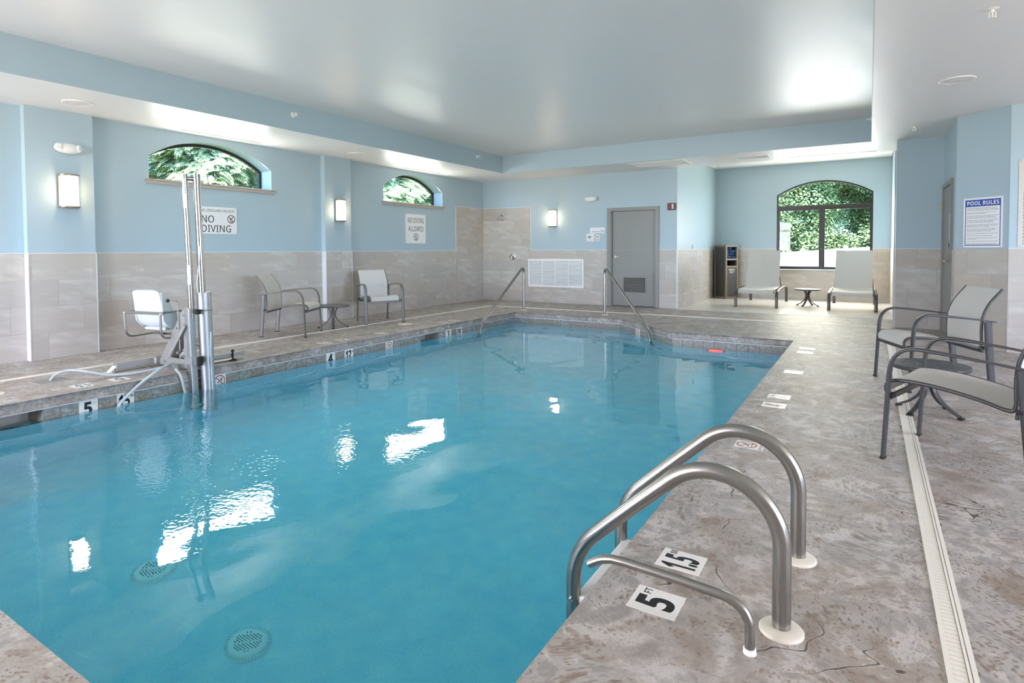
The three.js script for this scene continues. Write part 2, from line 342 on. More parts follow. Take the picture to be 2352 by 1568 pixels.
const pilasterB = struct('wall_pilaster', boxAt(A - 0.05, PX - 0.01, -0.1, S + 0.02, -7.6, -7.0), M.paint, 'shallow blue pilaster carrying a wall lamp behind the two armchairs', 'pilaster');

// ceiling: high tray, lower soffit round it, alcove ceiling
const TX0 = -6.83, TX1 = 0.012, TZ0 = -10.78, TZ1 = 3.4;
struct('ceiling', [boxAt(TX0 - 0.02, TX1 + 0.02, C, H, TZ0 - 0.02, TZ1 + 0.02), boxAt(-3.4, 0.4, C, H, B2 - 0.05, B + 0.02)], M.ceiling, 'high glossy white ceiling inside the tray', 'ceiling');
{
  const s = new THREE.Shape(); s.moveTo(-8.4, NEARZ + 0.2); s.lineTo(RX + 0.1, NEARZ + 0.2); s.lineTo(RX + 0.1, -9.1); s.lineTo(1.3, -9.1); s.lineTo(1.3, -12.03); s.lineTo(-8.4, -12.03); s.closePath();
  s.holes.push(rectPath(THREE.Path, TX0, TX1, TZ0, TZ1));
  const g = extrude(s, H - S); g.rotateX(Math.PI / 2); // shape (x, z), extruded downwards
  g.translate(0, H, 0); metreUV(g);
  struct('ceiling_soffit', g, M.ceiling, 'lower white soffit running round the tray ceiling', 'soffit');
}
const fasciaM = M.paint;
struct('trim_fascia', [boxAt(TX0, TX0 + 0.008, S, C, TZ0, TZ1), boxAt(TX0, TX1, S, C, TZ0, TZ0 + 0.008), boxAt(TX1 - 0.008, TX1, S, C, TZ0, TZ1), boxAt(TX0, TX1, S, C, TZ1 - 0.008, TZ1)], fasciaM, 'blue fascia round the edge of the tray ceiling', 'fascia');

// ---------------------------------------------------------------- wainscot tiles, one mesh each
const tileCache = new Map();
function tileGeo(w, h, variant) {
  const key = `${w.toFixed(3)}_${h.toFixed(3)}_${variant}`;
  if (tileCache.has(key)) return tileCache.get(key);
  const c = 0.0015, t = 0.012, hw = w / 2, hh = h / 2, pos = [], uv = [];
  const ou = variant * 0.731 % 2.44, ov = variant * 0.417 % 2.44;
  const quad = (...p) => { for (const k of [0, 1, 2, 0, 2, 3]) { pos.push(...p[k]); uv.push(p[k][0] + ou, p[k][1] + ov); } };
  const f = [[-hw + c, -hh + c, t], [hw - c, -hh + c, t], [hw - c, hh - c, t], [-hw + c, hh - c, t]], m = [[-hw, -hh, t - c], [hw, -hh, t - c], [hw, hh, t - c], [-hw, hh, t - c]], b = m.map((p) => [p[0], p[1], 0]);
  quad(...f);
  for (let i = 0; i < 4; i++) { const j = (i + 1) % 4; quad(m[i], m[j], f[j], f[i]); quad(b[i], b[j], m[j], m[i]); }
  const g = new THREE.BufferGeometry(); g.setAttribute('position', new THREE.Float32BufferAttribute(pos, 3)); g.setAttribute('uv', new THREE.Float32BufferAttribute(uv, 2)); g.computeVertexNormals();
  tileCache.set(key, g); return g;
}
const TM = [M.tile, M.tile, M.tileWarm, M.tileCool];
// rows from the top of the wainscot down; o = point at u = 0 on the backing plane, turn = facing
function tileRun(parent, [ox, oz], turn, u0, u1, y0, y1, anchor, { rowH = 0.305, tw = 0.61, shift = 0.2033, holes = [] } = {}) {
  const X = V(Math.cos(turn), 0, -Math.sin(turn)), Z = V(Math.sin(turn), 0, Math.cos(turn)), gap = 0.003;
  const back = boxAt(0, 0.0001, 0, 0.0001, 0, 0.0001); // grout bed
  const bed = box(u1 - u0, y1 - y0, 0.009, (u0 + u1) / 2, (y0 + y1) / 2, 0.0045); bed.rotateY(turn); bed.translate(ox, 0, oz);
  if (!holes.length) obj('grout', bed, M.grout, parent);
  else { const s = shapeRect(u0, u1, y0, y1); for (const [a, b, c, d] of holes) s.holes.push(rectPath(THREE.Path, Math.max(a, u0 + 0.002), Math.min(b, u1 - 0.002), Math.max(c, y0 + 0.002), Math.min(d, y1 - 0.002))); const g = extrude(s, 0.009); g.rotateY(turn); g.translate(ox, 0, oz); obj('grout', g, M.grout, parent); }
  let r = 0;
  for (let yt = y1; yt > y0 + 0.02; yt -= rowH, r++) {
    const yb = Math.max(y0, yt - rowH); let a = anchor + r * shift;
    a -= Math.ceil((a - u0) / tw) * tw;
    for (; a < u1; a += tw) {
      let spans = [[Math.max(a, u0), Math.min(a + tw, u1), yb, yt]];
      for (const [h0, h1, k0, k1] of holes) spans = spans.flatMap(([p, q, c, d]) => {
        if (h1 <= p || h0 >= q || k1 <= c || k0 >= d) return [[p, q, c, d]];
        const out = []; if (h0 > p) out.push([p, h0, c, d]); if (h1 < q) out.push([h1, q, c, d]);
        if (k0 > c) out.push([Math.max(p, h0), Math.min(q, h1), c, k0]); if (k1 < d) out.push([Math.max(p, h0), Math.min(q, h1), k1, d]);
        return out;
      });
      for (const [p, q, c, d] of spans) {
        if (q - p < 0.015 || d - c < 0.012) continue;
        const m = obj('tile', tileGeo(q - p - gap, d - c - gap, Math.floor(rnd() * 6)), TM[Math.floor(rnd() * 4)], parent);
        m.position.set(ox, (c + d) / 2, oz).addScaledVector(X, (p + q) / 2); m.rotation.y = turn;
      }
    }
  }
}
// left wall, u = -z
tileRun(wallLeft, [A, 0], LW, -NEARZ, 0.9, 0, WN, 4.037, { tw: 1.22 });
tileRun(wallLeft, [A, 0], LW, 0.9, 10.91, 0, WN, 4.037);
tileRun(wallLeft, [A, 0], LW, 10.91, 12.02, 0, 2.246, 4.037);
tileRun(pilasterA, [PX - 0.01, 0], LW, 2.76, 3.44, 0, WN, 3.4, { shift: 0.25 });
tileRun(pilasterB, [PX - 0.01, 0], LW, 7.0, 7.6, 0, WN, 7.35, { shift: 0.2 });
// back wall, u = x
tileRun(wallBack, [0, B], 0, -8.2, -6.843, 0, 2.246, -6.272);
tileRun(wallBack, [0, B], 0, -6.843, -3.392, 0, WN, -6.272, { holes: [[-4.91, -3.755, -0.1, 2.2]] });
// alcove
tileRun(wallAlcove, [-3.38, 0], LW, 12.03, 15.53, 0, WN, 12.4);
tileRun(wallAlcove, [0, B2], 0, -3.37, 0.40, 0, WN, -2.9, { holes: [[-1.945, 0.065, 0.70, 1.3]] });
tileRun(wallAlcove, [0.41, 0], -LW, -15.53, -12.28, 0, WN, -15.2);
// stepped right wall
tileRun(wallRight, [0, -12.02], 0, 0.366, 0.5, 0, WN, 0.45);
tileRun(wallRight, [0.52, 0], -LW, -12.0, -11.03, 0, WN, -11.5);
tileRun(wallRight, [0, -10.86], 0, 0.347, 0.93, 0, WN, 0.62, { shift: 0.25 });
tileRun(wallRight, [0.94, 0], -LW, -10.85, -9.36, 0, WN, -9.9, { holes: [[-10.79, -9.67, -0.1, 2.2]] });
tileRun(wallRight, [0.935, -9.355], Math.atan2(-0.689, 0.725), 0.005, 0.64, 0, WN, 0.16, { shift: 0.3 });
tileRun(wallRight, [0, -8.91], 0, 1.39, RX - 0.01, 0, WN, 1.6);
tileRun(wallRight, [RX, 0], -LW, -8.9, NEARZ - 0.01, 0, WN, 0, { tw: 1.22, holes: SIDEWIN.map((z) => [z - 1.0, z + 1.0, 0.7, 1.3]) });
tileRun(wallNear, [0, NEARZ], Math.PI, -RX + 0.01, 8.19, 0, WN, 0, { tw: 1.22, holes: NEARWIN.map((x) => [-x - 1.0, -x + 1.0, 0.7, 1.3]) });
// pale metal edging along the tile tops and corners
const E = 0.014;
function trimAt(parent, x0, x1, y0, y1, z0, z1) { obj('edge_trim', box(x1 - x0, y1 - y0, z1 - z0, (x0 + x1) / 2, (y0 + y1) / 2, (z0 + z1) / 2), M.trim, parent); }
trimAt(wallLeft, A, A + E, WN, WN + 0.012, -10.91, NEARZ); trimAt(wallLeft, A, A + E, WN, 2.258, -10.912, -10.90); trimAt(wallLeft, A, A + E, 2.246, 2.258, -12.03, -10.91);
trimAt(pilasterA, PX - 0.012, PX + 0.004, WN, WN + 0.012, -3.446, -2.754); trimAt(pilasterB, PX - 0.012, PX + 0.004, WN, WN + 0.012, -7.606, -6.994);
for (const [p, z0, z1] of [[pilasterA, -3.44, -2.76], [pilasterB, -7.6, -7.0]]) { trimAt(p, PX - 0.01, PX + 0.005, 0, WN, z0 - 0.006, z0 + 0.003); trimAt(p, PX - 0.01, PX + 0.005, 0, WN, z1 - 0.003, z1 + 0.006); obj('return_panel', boxAt(A, PX - 0.008, 0, WN, z1 + 0.0, z1 + 0.004), M.trim, p); }
trimAt(wallBack, -8.2, -6.838, 2.246, 2.258, B, B + E); trimAt(wallBack, -6.843, -6.831, WN, 2.258, B, B + E); trimAt(wallBack, -6.843, -4.91, WN, WN + 0.012, B, B + E); trimAt(wallBack, -3.755, -3.38, WN, WN + 0.012, B, B + E); trimAt(wallBack, -3.392, -3.364, 0, WN, B - 0.01, B + E);
trimAt(wallAlcove, -3.38, -3.38 + E, WN, WN + 0.012, -15.53, -12.03); trimAt(wallAlcove, -3.37, -1.945, WN, WN + 0.012, B2, B2 + E); trimAt(wallAlcove, 0.065, 0.41, WN, WN + 0.012, B2, B2 + E); trimAt(wallAlcove, 0.396, 0.41, WN, WN + 0.012, -15.53, -12.28); trimAt(wallAlcove, 0.351, 0.366, 0, WN, -12.03, -12.006);
trimAt(wallRight, 0.337, 0.93, WN, WN + 0.012, -10.86, -10.86 + E); trimAt(wallRight, 0.337, 0.349, 0, WN + 0.012, -10.87, -10.845); trimAt(wallRight, 1.39, RX, WN, WN + 0.012, -8.91, -8.91 + E); trimAt(wallRight, 0.345 - 0.004, 0.347, WN, S, -10.864, -10.857);

// ---------------------------------------------------------------- windows
function glazing(name, parts, [x, y, z], turn, label) {
  const o = new THREE.Group(); o.name = name; scene.add(o); o.position.set(x, y, z); o.rotation.y = turn; o.userData = { kind: 'structure', label, category: 'window' };
  for (const [n, g, m] of parts) obj(n, g, m, o); return o;
}
const ring = (w, y0, sp, ap, i0, i1, d) => { const s = archPath(THREE.Shape, 0, w, y0, sp, ap, i0); s.holes.push(archPath(THREE.Path, 0, w, y0, sp, ap, i1)); return extrude(s, d); };
EYE.forEach(([z, w], k) => glazing(`window_${[1, 2, 6][k]}`, [
  ['window_frame', ring(w, 2.215, 2.52, 2.82, 0, 0.04, 0.05), M.frameDark],
  ['glass', tr(new THREE.ShapeGeometry(archPath(THREE.Shape, 0, w, 2.215, 2.52, 2.82, 0.03)), 0, 0, 0.02), M.glass],
  ['window_sill', rbox(w + 0.14, 0.022, 0.3, 0.006, 0, 2.205, 0.18), M.sill],
  ['sill_apron', rbox(w + 0.08, 0.045, 0.02, 0.004, 0, 2.172, 0.312), M.sill]], [A - 0.3, 0, z], LW, ['eyebrow window above the pool lift mast, trees outside', 'eyebrow window near the shower corner, over the no diving allowed sign', 'eyebrow window before the lamp pilaster, at the deep end'][k]));
function tallWindow(name, pos, turn, label) {
  const w = 2.0, y0 = 0.735, sp = 2.52, ap = 2.83;
  return glazing(name, [
    ['window_frame', ring(w, y0, sp, ap, 0, 0.035, 0.07), M.frameDark],
    ['transom', rbox(w - 0.04, 0.085, 0.075, 0.008, 0, 2.215, 0.035), M.frameDark],
    ['mullion', rbox(0.075, 1.46, 0.075, 0.008, -0.02, 1.46, 0.035), M.frameDark],
    ['sash', (() => { const s = shapeRect(-0.97, -0.05, 0.77, 2.175); s.holes.push(rectPath(THREE.Path, -0.935, -0.085, 0.805, 2.14)); return tr(extrude(s, 0.03), 0, 0, 0.04); })(), M.frameDark],
    ['sash', (() => { const s = shapeRect(0.01, 0.97, 0.77, 2.175); s.holes.push(rectPath(THREE.Path, 0.035, 0.945, 0.795, 2.15)); return tr(extrude(s, 0.03), 0, 0, 0.01); })(), M.frameDark],
    ['pane', tr(new THREE.PlaneGeometry(0.87, 1.36), -0.51, 1.47, 0.05), M.glass],
    ['pane', tr(new THREE.PlaneGeometry(0.93, 1.36), 0.49, 1.47, 0.03), M.glass],
    ['fanlight', tr(new THREE.ShapeGeometry(archPath(THREE.Shape, 0, w, 2.19, sp, ap, 0.03)), 0, 0, 0.03), M.glass],
    ['window_sill', rbox(w + 0.1, 0.02, 0.14, 0.005, 0, 0.722, 0.085), M.trim]], pos, turn, label);
}
tallWindow('window_3', [-0.94, 0, B2 - 0.1], 0, 'tall arched window behind the two loungers, dark frame');
NEARWIN.forEach((x, k) => tallWindow(`window_${k + 4}`, [x, 0, NEARZ + 0.12], Math.PI, ['tall arched window in the wall facing the alcove, at the corner', 'tall arched window in the wall facing the alcove, off the corner'][k]));


SIDEWIN.forEach((z, k) => tallWindow(`window_${k + 7}`, [RX + 0.12, 0, z], -LW, ['tall arched window in the wall beyond the chairs, near the corner', 'tall arched window in the wall beyond the chairs, towards the notice board'][k]));

// ---------------------------------------------------------------- doors
{
  const d = new THREE.Group(); d.name = 'door_1'; scene.add(d); d.position.set(-4.32, 0, B); d.userData = { kind: 'structure', label: 'grey steel mechanical room door with a louvre at the bottom', category: 'door' };
  const fr = shapeRect(-0.58, 0.58, 0, 2.135); fr.holes.push(rectPath(THREE.Path, -0.5, 0.5, -0.01, 2.068)); 
  const f2 = new THREE.Shape(); f2.moveTo(-0.583, 0); f2.lineTo(-0.495, 0); f2.lineTo(-0.495, 2.07); f2.lineTo(0.495, 2.07); f2.lineTo(0.495, 0); f2.lineTo(0.57, 0); f2.lineTo(0.57, 2.135); f2.lineTo(-0.583, 2.135); f2.closePath();
  obj('door_frame', [extrude(f2, 0.03), box(0.02, 2.07, 0.12, -0.49, 1.035, -0.05), box(0.02, 2.07, 0.12, 0.49, 1.035, -0.05), box(1.0, 0.02, 0.12, 0, 2.07, -0.05)], M.doorPaint, d);
  const s = shapeRect(-0.475, 0.475, 0.012, 2.055); s.holes.push(rectPath(THREE.Path, -0.22, 0.26, 0.31, 0.62));
  const leaf = obj('door_leaf', tr(extrude(s, 0.045), 0, 0, -0.075), M.doorPaint, d);
  const lf = shapeRect(-0.245, 0.285, 0.285, 0.645); lf.holes.push(rectPath(THREE.Path, -0.222, 0.262, 0.308, 0.622));
  obj('louvre_frame', tr(extrude(lf, 0.008, 0.002), 0, 0, -0.03), M.doorPaint, leaf);
  for (let i = 0; i < 10; i++) obj('louvre_slat', rot(box(0.484, 0.034, 0.003), -0.9).translate(0.02, 0.326 + i * 0.031, -0.05), M.doorPaint, leaf);
  const lv = obj('lever_handle', [rot(cyl(0.03, 0.012, 0, 0, 0), Math.PI / 2).translate(-0.41, 1.07, -0.025), rot(cyl(0.011, 0.05, 0, 0, 0), Math.PI / 2).translate(-0.41, 1.07, 0.0), rbox(0.12, 0.02, 0.016, 0.007, -0.36, 1.07, 0.028)], M.chrome, leaf);
  obj('rear_closure', [box(1.3, 2.3, 0.02, 0, 1.05, -0.75), box(0.02, 2.3, 0.6, -0.6, 1.05, -0.46), box(0.02, 2.3, 0.6, 0.6, 1.05, -0.46), box(1.3, 0.02, 0.6, 0, 2.18, -0.46), box(1.3, 0.02, 0.6, 0, -0.08, -0.46)], M.grout, d);  // unseen box added behind the door to keep outdoor light out
}
{
  const d = new THREE.Group(); d.name = 'door_2'; scene.add(d); d.position.set(0.94, 0, -10.23); d.rotation.y = -LW; d.userData = { kind: 'structure', label: 'grey side door with brass hinges next to the pool rules sign', category: 'door' };
  const f2 = new THREE.Shape(); f2.moveTo(-0.56, 0); f2.lineTo(-0.485, 0); f2.lineTo(-0.485, 2.1); f2.lineTo(0.485, 2.1); f2.lineTo(0.485, 0); f2.lineTo(0.56, 0); f2.lineTo(0.56, 2.165); f2.lineTo(-0.56, 2.165); f2.closePath();
  obj('door_frame', [extrude(f2, 0.03), box(0.02, 2.09, 0.12, -0.48, 1.045, -0.05), box(0.02, 2.09, 0.12, 0.48, 1.045, -0.05), box(0.98, 0.02, 0.12, 0, 2.09, -0.05)], M.doorPaint, d);
  const leaf = obj('door_leaf', rbox(0.955, 2.07, 0.045, 0.003, 0, 1.045, -0.012), M.doorPaint, d);
  for (const y of [0.25, 1.05, 1.85]) obj('hinge', [box(0.05, 0.1, 0.02, -0.485, y, 0.028), cyl(0.011, 0.105, -0.487, y, 0.042, 12)], M.brass || (M.brass = mat(0x9a917c, 0.4, { metalness: 0.7 })), d);
  obj('lever_handle', [rot(cyl(0.034, 0.02), Math.PI / 2).translate(0.4, 1.06, 0.02), rot(cyl(0.011, 0.06), Math.PI / 2).translate(0.4, 1.06, 0.045), rbox(0.13, 0.022, 0.018, 0.008, 0.345, 1.06, 0.075)], M.chrome, leaf);
  obj('deadbolt', rot(cyl(0.032, 0.03), Math.PI / 2).translate(0.4, 1.27, 0.025), M.chrome, leaf);
  obj('rear_closure', box(1.1, 2.2, 0.02, 0, 1.05, -0.2), M.grout, d);  // unseen panel added behind the leaf so no daylight leaks past it
  obj('door_edge_notice', box(0.004, 0.34, 0.03, 0.487, 1.52, 0.018), M.white, d);
}

// ---------------------------------------------------------------- deck, pool basin, water
const POOL = [[-6.02, -0.73], [-0.82, -0.73], [-0.82, -8.67], [-2.5, -8.67], [-3.8, -9.91], [-6.02, -9.91]];
const poly = (K, pts) => { const s = new K(); pts.forEach((p, i) => (i ? s.lineTo(p[0], p[1]) : s.moveTo(p[0], p[1]))); s.closePath(); return s; };
const flat = (shape, depth, yTop, bevel = 0, seg = 5) => { const g = extrude(shape, depth - 2 * bevel, bevel, seg); g.rotateX(Math.PI / 2); g.translate(0, yTop - bevel, 0); return g; };
function offsetPoly(pts, d) { // outwards for this clockwise-in-(x,z) outline
  const n = pts.length, out = [];
  for (let i = 0; i < n; i++) {
    const a = pts[(i + n - 1) % n], b = pts[i], c = pts[(i + 1) % n];
    const e1 = [b[0] - a[0], b[1] - a[1]], e2 = [c[0] - b[0], c[1] - b[1]], l1 = Math.hypot(...e1), l2 = Math.hypot(...e2);
    const n1 = [-e1[1] / l1, e1[0] / l1], n2 = [-e2[1] / l2, e2[0] / l2], k = d / (1 + n1[0] * n2[0] + n1[1] * n2[1]);
    out.push([b[0] + (n1[0] + n2[0]) * k, b[1] + (n1[1] + n2[1]) * k]);
  }
  return out;
}
{
  const s = poly(THREE.Shape, [[-8.3, NEARZ + 0.2], [RX + 0.1, NEARZ + 0.2], [RX + 0.1, -9.0], [1.5, -9.0], [1.1, -9.5], [1.1, -12.02], [-8.3, -12.02]]);
  s.holes.push(poly(THREE.Path, POOL));
  const g = flat(s, 0.088, 0, 0.034, 5);
  struct('floor', g, M.deck, 'stamped concrete pool deck with a rounded coping edge', 'floor');
}
const floorO = scene.getObjectByName('floor');
obj('control_joint', boxAt(-0.78, 3.0, -0.002, 0.0012, -3.075, -3.070), M.jointM || (M.jointM = mat(0xaaa69f, 0.8)), floorO);
obj('foundation', flat((() => { const s = shapeRect(-8.3, RX + 0.1, -12.1, NEARZ + 0.2); s.holes.push(poly(THREE.Path, offsetPoly(POOL, 0.3))); return s; })(), 0.2, -0.088), M.grout, floorO);
{ // alcove floor of pale tiles
  const g = boxAt(-3.4, 0.43, -0.2, -0.011, -15.6, -12.02);
  const f = struct('floor_alcove', g, M.grout, 'pale tiled floor of the lounger alcove', 'floor');
  let r = 0;
  for (let z = -12.02; z > -15.53; z -= 0.3, r++) for (let x = -3.38 - (r % 3) * 0.3; x < 0.4; x += 0.9) {
    const a = Math.max(x, -3.378), b = Math.min(x + 0.9, 0.405), zb = Math.max(z - 0.3, -15.53); if (b - a < 0.03 || z - zb < 0.02) continue;
    const m = obj('floor_tile', tileGeo(b - a - 0.004, z - zb - 0.004, Math.floor(rnd() * 6)), M.floorTile, f);
    m.rotation.x = -Math.PI / 2; m.position.set((a + b) / 2, -0.0105, (z + zb) / 2);
  }
  obj('threshold_strip', box(3.74, 0.006, 0.012, -1.51, 0.0, -12.018), M.trim, f);
}
const basin = struct('pool_basin', (() => {
  const s = shapeRect(-6.5, -0.4, -10.4, -0.3); s.holes.push(poly(THREE.Path, POOL));
  const walls = metreUV(flat(s, 1.7, -0.246));
  // sloping bottom
  const prof = [[-0.7, -1.55], [-3.2, -1.55], [-6.0, -1.08], [-7.5, -0.98], [-10.0, -0.95]], p = [];
  for (let i = 0; i + 1 < prof.length; i++) { const [z0, y0] = prof[i], [z1, y1] = prof[i + 1]; const a = [-6.1, y0, z0], b = [-0.7, y0, z0], c = [-0.7, y1, z1], d = [-6.1, y1, z1]; for (const q of [a, b, c, a, c, d]) p.push(...q); }
  const bottom = new THREE.BufferGeometry(); bottom.setAttribute('position', new THREE.Float32BufferAttribute(p, 3)); bottom.computeVertexNormals(); bottom.setAttribute('uv', new THREE.Float32BufferAttribute(new Float32Array(p.length / 3 * 2), 2)); metreUV(bottom);
  return [walls, bottom, boxAt(-6.5, -0.4, -2.0, -1.8, -10.4, -0.3)].map((g) => strip(g.index ? g.toNonIndexed() : g));
})(), M.plaster, 'pool shell with pale blue speckled plaster', 'pool');
[[-0.42, -9.56], [-0.6, -9.2], [-0.78, -8.84]].forEach(([y, z], i) => {
  obj('step', metreUV(rbox(4.1, 1.0, z + 10.0, 0.02, -4.05, y - 0.5, (z - 10.0) / 2)), M.plaster, basin);
  for (let k = 0; k < 6; k++) obj('step_marker', box(0.09, 0.004, 0.05, -5.7 + k * 0.55 + i * 0.1, y + 0.001, z - 0.04), M.navy || (M.navy = mat(0x2c5f8f, 0.3)), basin);
});
// backing of the tile band, open at the two skimmers
const SKIM = [[-7.52, -7.06], [-2.117, -1.62]];
const bandSides = [ // start, end along the outline seen from the water, with facing
  { a: [-6.02, -0.73], b: [-6.02, -9.91], turn: LW, gaps: SKIM.map(([p, q]) => [-0.73 - q, -0.73 - p]) },
  { a: [-6.02, -9.91], b: [-3.8, -9.91], turn: 0, gaps: [] },
  { a: [-3.8, -9.91], b: [-2.5, -8.67], turn: Math.atan2(-1.24, 1.3), gaps: [] },
  { a: [-2.5, -8.67], b: [-0.82, -8.67], turn: 0, gaps: [] },
  { a: [-0.82, -8.67], b: [-0.82, -0.73], turn: -LW, gaps: [] },
  { a: [-0.82, -0.73], b: [-6.02, -0.73], turn: Math.PI, gaps: [] }];
const bandGeo = [0, 1].map(() => { const g = tileGeoPlain(0.1495, 0.154, 0.006); return g; });
function tileGeoPlain(w, h, t) { // chamfered tile with uv over the face
  const c = 0.003, hw = w / 2, hh = h / 2, pos = [], uv = [];
  const quad = (...p) => { for (const k of [0, 1, 2, 0, 2, 3]) { pos.push(...p[k]); uv.push(p[k][0] / w + 0.5, p[k][1] / h + 0.5); } };
  const f = [[-hw + c, -hh + c, t], [hw - c, -hh + c, t], [hw - c, hh - c, t], [-hw + c, hh - c, t]], m = [[-hw, -hh, t - c], [hw, -hh, t - c], [hw, hh, t - c], [-hw, hh, t - c]], b = m.map((p) => [p[0], p[1], 0]);
  quad(...f); for (let i = 0; i < 4; i++) { const j = (i + 1) % 4; quad(m[i], m[j], f[j], f[i]); quad(b[i], b[j], m[j], m[i]); }
  const g = new THREE.BufferGeometry(); g.setAttribute('position', new THREE.Float32BufferAttribute(pos, 3)); g.setAttribute('uv', new THREE.Float32BufferAttribute(uv, 2)); g.computeVertexNormals(); return g;
}
// ---- printed depth and warning tiles
const printCache = new Map();
function depthPrint(text, unit, faded) {
  return canvasTex(256, 256, (g, w, h) => {
    g.fillStyle = '#f1efe9'; g.fillRect(0, 0, w, h); g.fillStyle = '#17171a'; g.textBaseline = 'alphabetic';
    g.save(); g.font = 'bold 255px sans-serif'; const tw = g.measureText(text).width, max = text.length > 1 ? 172 : 122; g.translate(text.length > 1 ? 20 : 58, 218); g.scale(max / tw, 1); g.lineWidth = 10; g.strokeStyle = '#17171a'; g.fillText(text, 0, 0); g.strokeText(text, 0, 0); g.restore();
    g.globalAlpha = faded ? 0.22 : 1; g.font = 'bold 56px sans-serif'; g.fillText(unit, text.length > 1 ? 196 : 182, 84, 58);
  });
}
function noDivePrint(words) {
  return canvasTex(256, words ? 300 : 256, (g, w, h) => {
    g.fillStyle = '#f1efe9'; g.fillRect(0, 0, w, h); const cx = 128, cy = 122, r = 96;
    g.strokeStyle = '#26262a'; g.lineWidth = 12; g.lineCap = 'round';
    g.beginPath(); g.arc(cx + 34, cy - 36, 12, 0, 7); g.stroke(); // small diving figure
    g.beginPath(); g.moveTo(cx + 22, cy - 22); g.lineTo(cx - 18, cy + 16); g.lineTo(cx - 48, cy + 22); g.moveTo(cx + 24, cy - 18); g.lineTo(cx + 46, cy + 6); g.stroke();
    g.lineWidth = 7; g.beginPath(); for (let i = 0; i <= 20; i++) { const x = cx - 74 + i * 7.4; g.lineTo(x, cy + 54 + Math.sin(i * 1.2) * 5); } g.stroke();
    g.strokeStyle = '#b5332c'; g.lineWidth = 15; g.beginPath(); if (words) g.arc(cx, cy, r, 0, 7); else for (let i = 0; i <= 8; i++) { const t = Math.PI / 8 + i * Math.PI / 4; g.lineTo(cx + Math.cos(t) * r * 1.06, cy + Math.sin(t) * r * 1.06); } g.stroke();
    g.beginPath(); g.moveTo(cx - r * 0.7, cy - r * 0.7); g.lineTo(cx + r * 0.7, cy + r * 0.7); g.stroke();
    if (words) { g.fillStyle = '#26262a'; g.font = 'bold 48px sans-serif'; g.textAlign = 'center'; g.fillText('NO DIVING', cx, 285, 236); }
  });
}
const printM = (t) => mat(0xffffff, 0.3, { map: t });
const PR = { five: printM(depthPrint('5', 'FT', true)), m15: printM(depthPrint('15', 'M')), four: printM(depthPrint('4', 'FT', true)), m12: printM(depthPrint('12', 'M')), three: printM(depthPrint('3', 'FT', true)), m09: printM(depthPrint('09', 'M')), dive: printM(noDivePrint(false)), fiveD: printM(depthPrint('5', 'FT')), m15D: printM(depthPrint('1.5', 'M')), fourD: printM(depthPrint('4', 'FT', true)), m12D: printM(depthPrint('1.2', 'M', true)), threeD: printM(depthPrint('3', 'FT', true)), m09D: printM(depthPrint('.09', 'M', true)), diveD: printM(noDivePrint(true)) };
const marks = [[[-2.38, -2.54], PR.five], [[-2.69, -2.85], PR.m15], [[-3.63, -3.79], PR.dive], [[-5.17, -5.33], PR.four], [[-5.485, -5.65], PR.m12], [[-6.265, -6.43], PR.dive], [[-7.69, -7.84], PR.three], [[-8.0, -8.15], PR.m09]];
const markGeo = tileGeoPlain(0.15, 0.154, 0.0075);
for (const [si, sd] of bandSides.entries()) {
  const L = Math.hypot(sd.b[0] - sd.a[0], sd.b[1] - sd.a[1]), X = V(Math.cos(sd.turn), 0, -Math.sin(sd.turn)), Z = V(Math.sin(sd.turn), 0, Math.cos(sd.turn));
  const put = (g) => { g.rotateY(sd.turn); g.translate(sd.a[0], 0, sd.a[1]); return g; };
  let at = 0; const segs = [];
  for (const [p, q] of [...sd.gaps].sort((m, n) => m[0] - n[0])) { segs.push([at, p]); at = q; } segs.push([at, L]);
  obj('band_backing', segs.map(([p, q]) => put(box(q - p, 0.162, 0.1, (p + q) / 2, -0.166, -0.0505))), M.grout, basin);
  obj('ledge_strip', put(box(L, 0.015, 0.018, L / 2, -0.0945, 0.005)), M.ledge || (M.ledge = mat(0xeef2f2, 0.4)), basin);
  const taken = [...sd.gaps, ...(si === 0 ? marks.map(([r]) => [-0.73 - r[0], -0.73 - r[1]]) : si === 2 ? [[0.62, 0.77]] : [])].sort((m, n) => m[0] - n[0]);
  let u = 0; const spans = [];
  for (const [p, q] of [...taken, [L, L]]) { const n = Math.max(p - u > 0.02 ? 1 : 0, Math.round((p - u) / 0.1525)); for (let i = 0; i < n; i++) spans.push([u + (p - u) * i / n, u + (p - u) * (i + 1) / n]); u = q; }
  for (const [p, q] of spans) { const m = obj('band_tile', bandGeo[0], M.band[Math.floor(rnd() * 6)], basin); m.position.set(sd.a[0], -0.1735, sd.a[1]).addScaledVector(X, (p + q) / 2); m.rotation.y = sd.turn; m.scale.x = (q - p - 0.004) / 0.1495; }
  if (si === 0) for (const [r, mm] of marks) { const m = obj('marker_tile', markGeo, mm, basin); m.position.set(sd.a[0], -0.1735, (r[0] + r[1]) / 2); m.rotation.y = sd.turn; }
  if (si === 2) { const m = obj('marker_tile', markGeo, PR.dive, basin); m.position.set(sd.a[0], -0.1735, sd.a[1]).addScaledVector(X, 0.695); m.rotation.y = sd.turn; }
}
for (const [p, q] of SKIM) obj('skimmer_mouth', [boxAt(-6.5, -6.48, -0.3, -0.085, p - 0.02, q + 0.02), boxAt(-6.5, -6.12, -0.3, -0.085, p - 0.025, p), boxAt(-6.5, -6.12, -0.3, -0.085, q, q + 0.025), boxAt(-6.5, -6.02, -0.095, -0.086, p, q), boxAt(-6.13, -6.02, -0.26, -0.246, p, q)], M.skim || (M.skim = mat(0xb9b09c, 0.5)), basin);
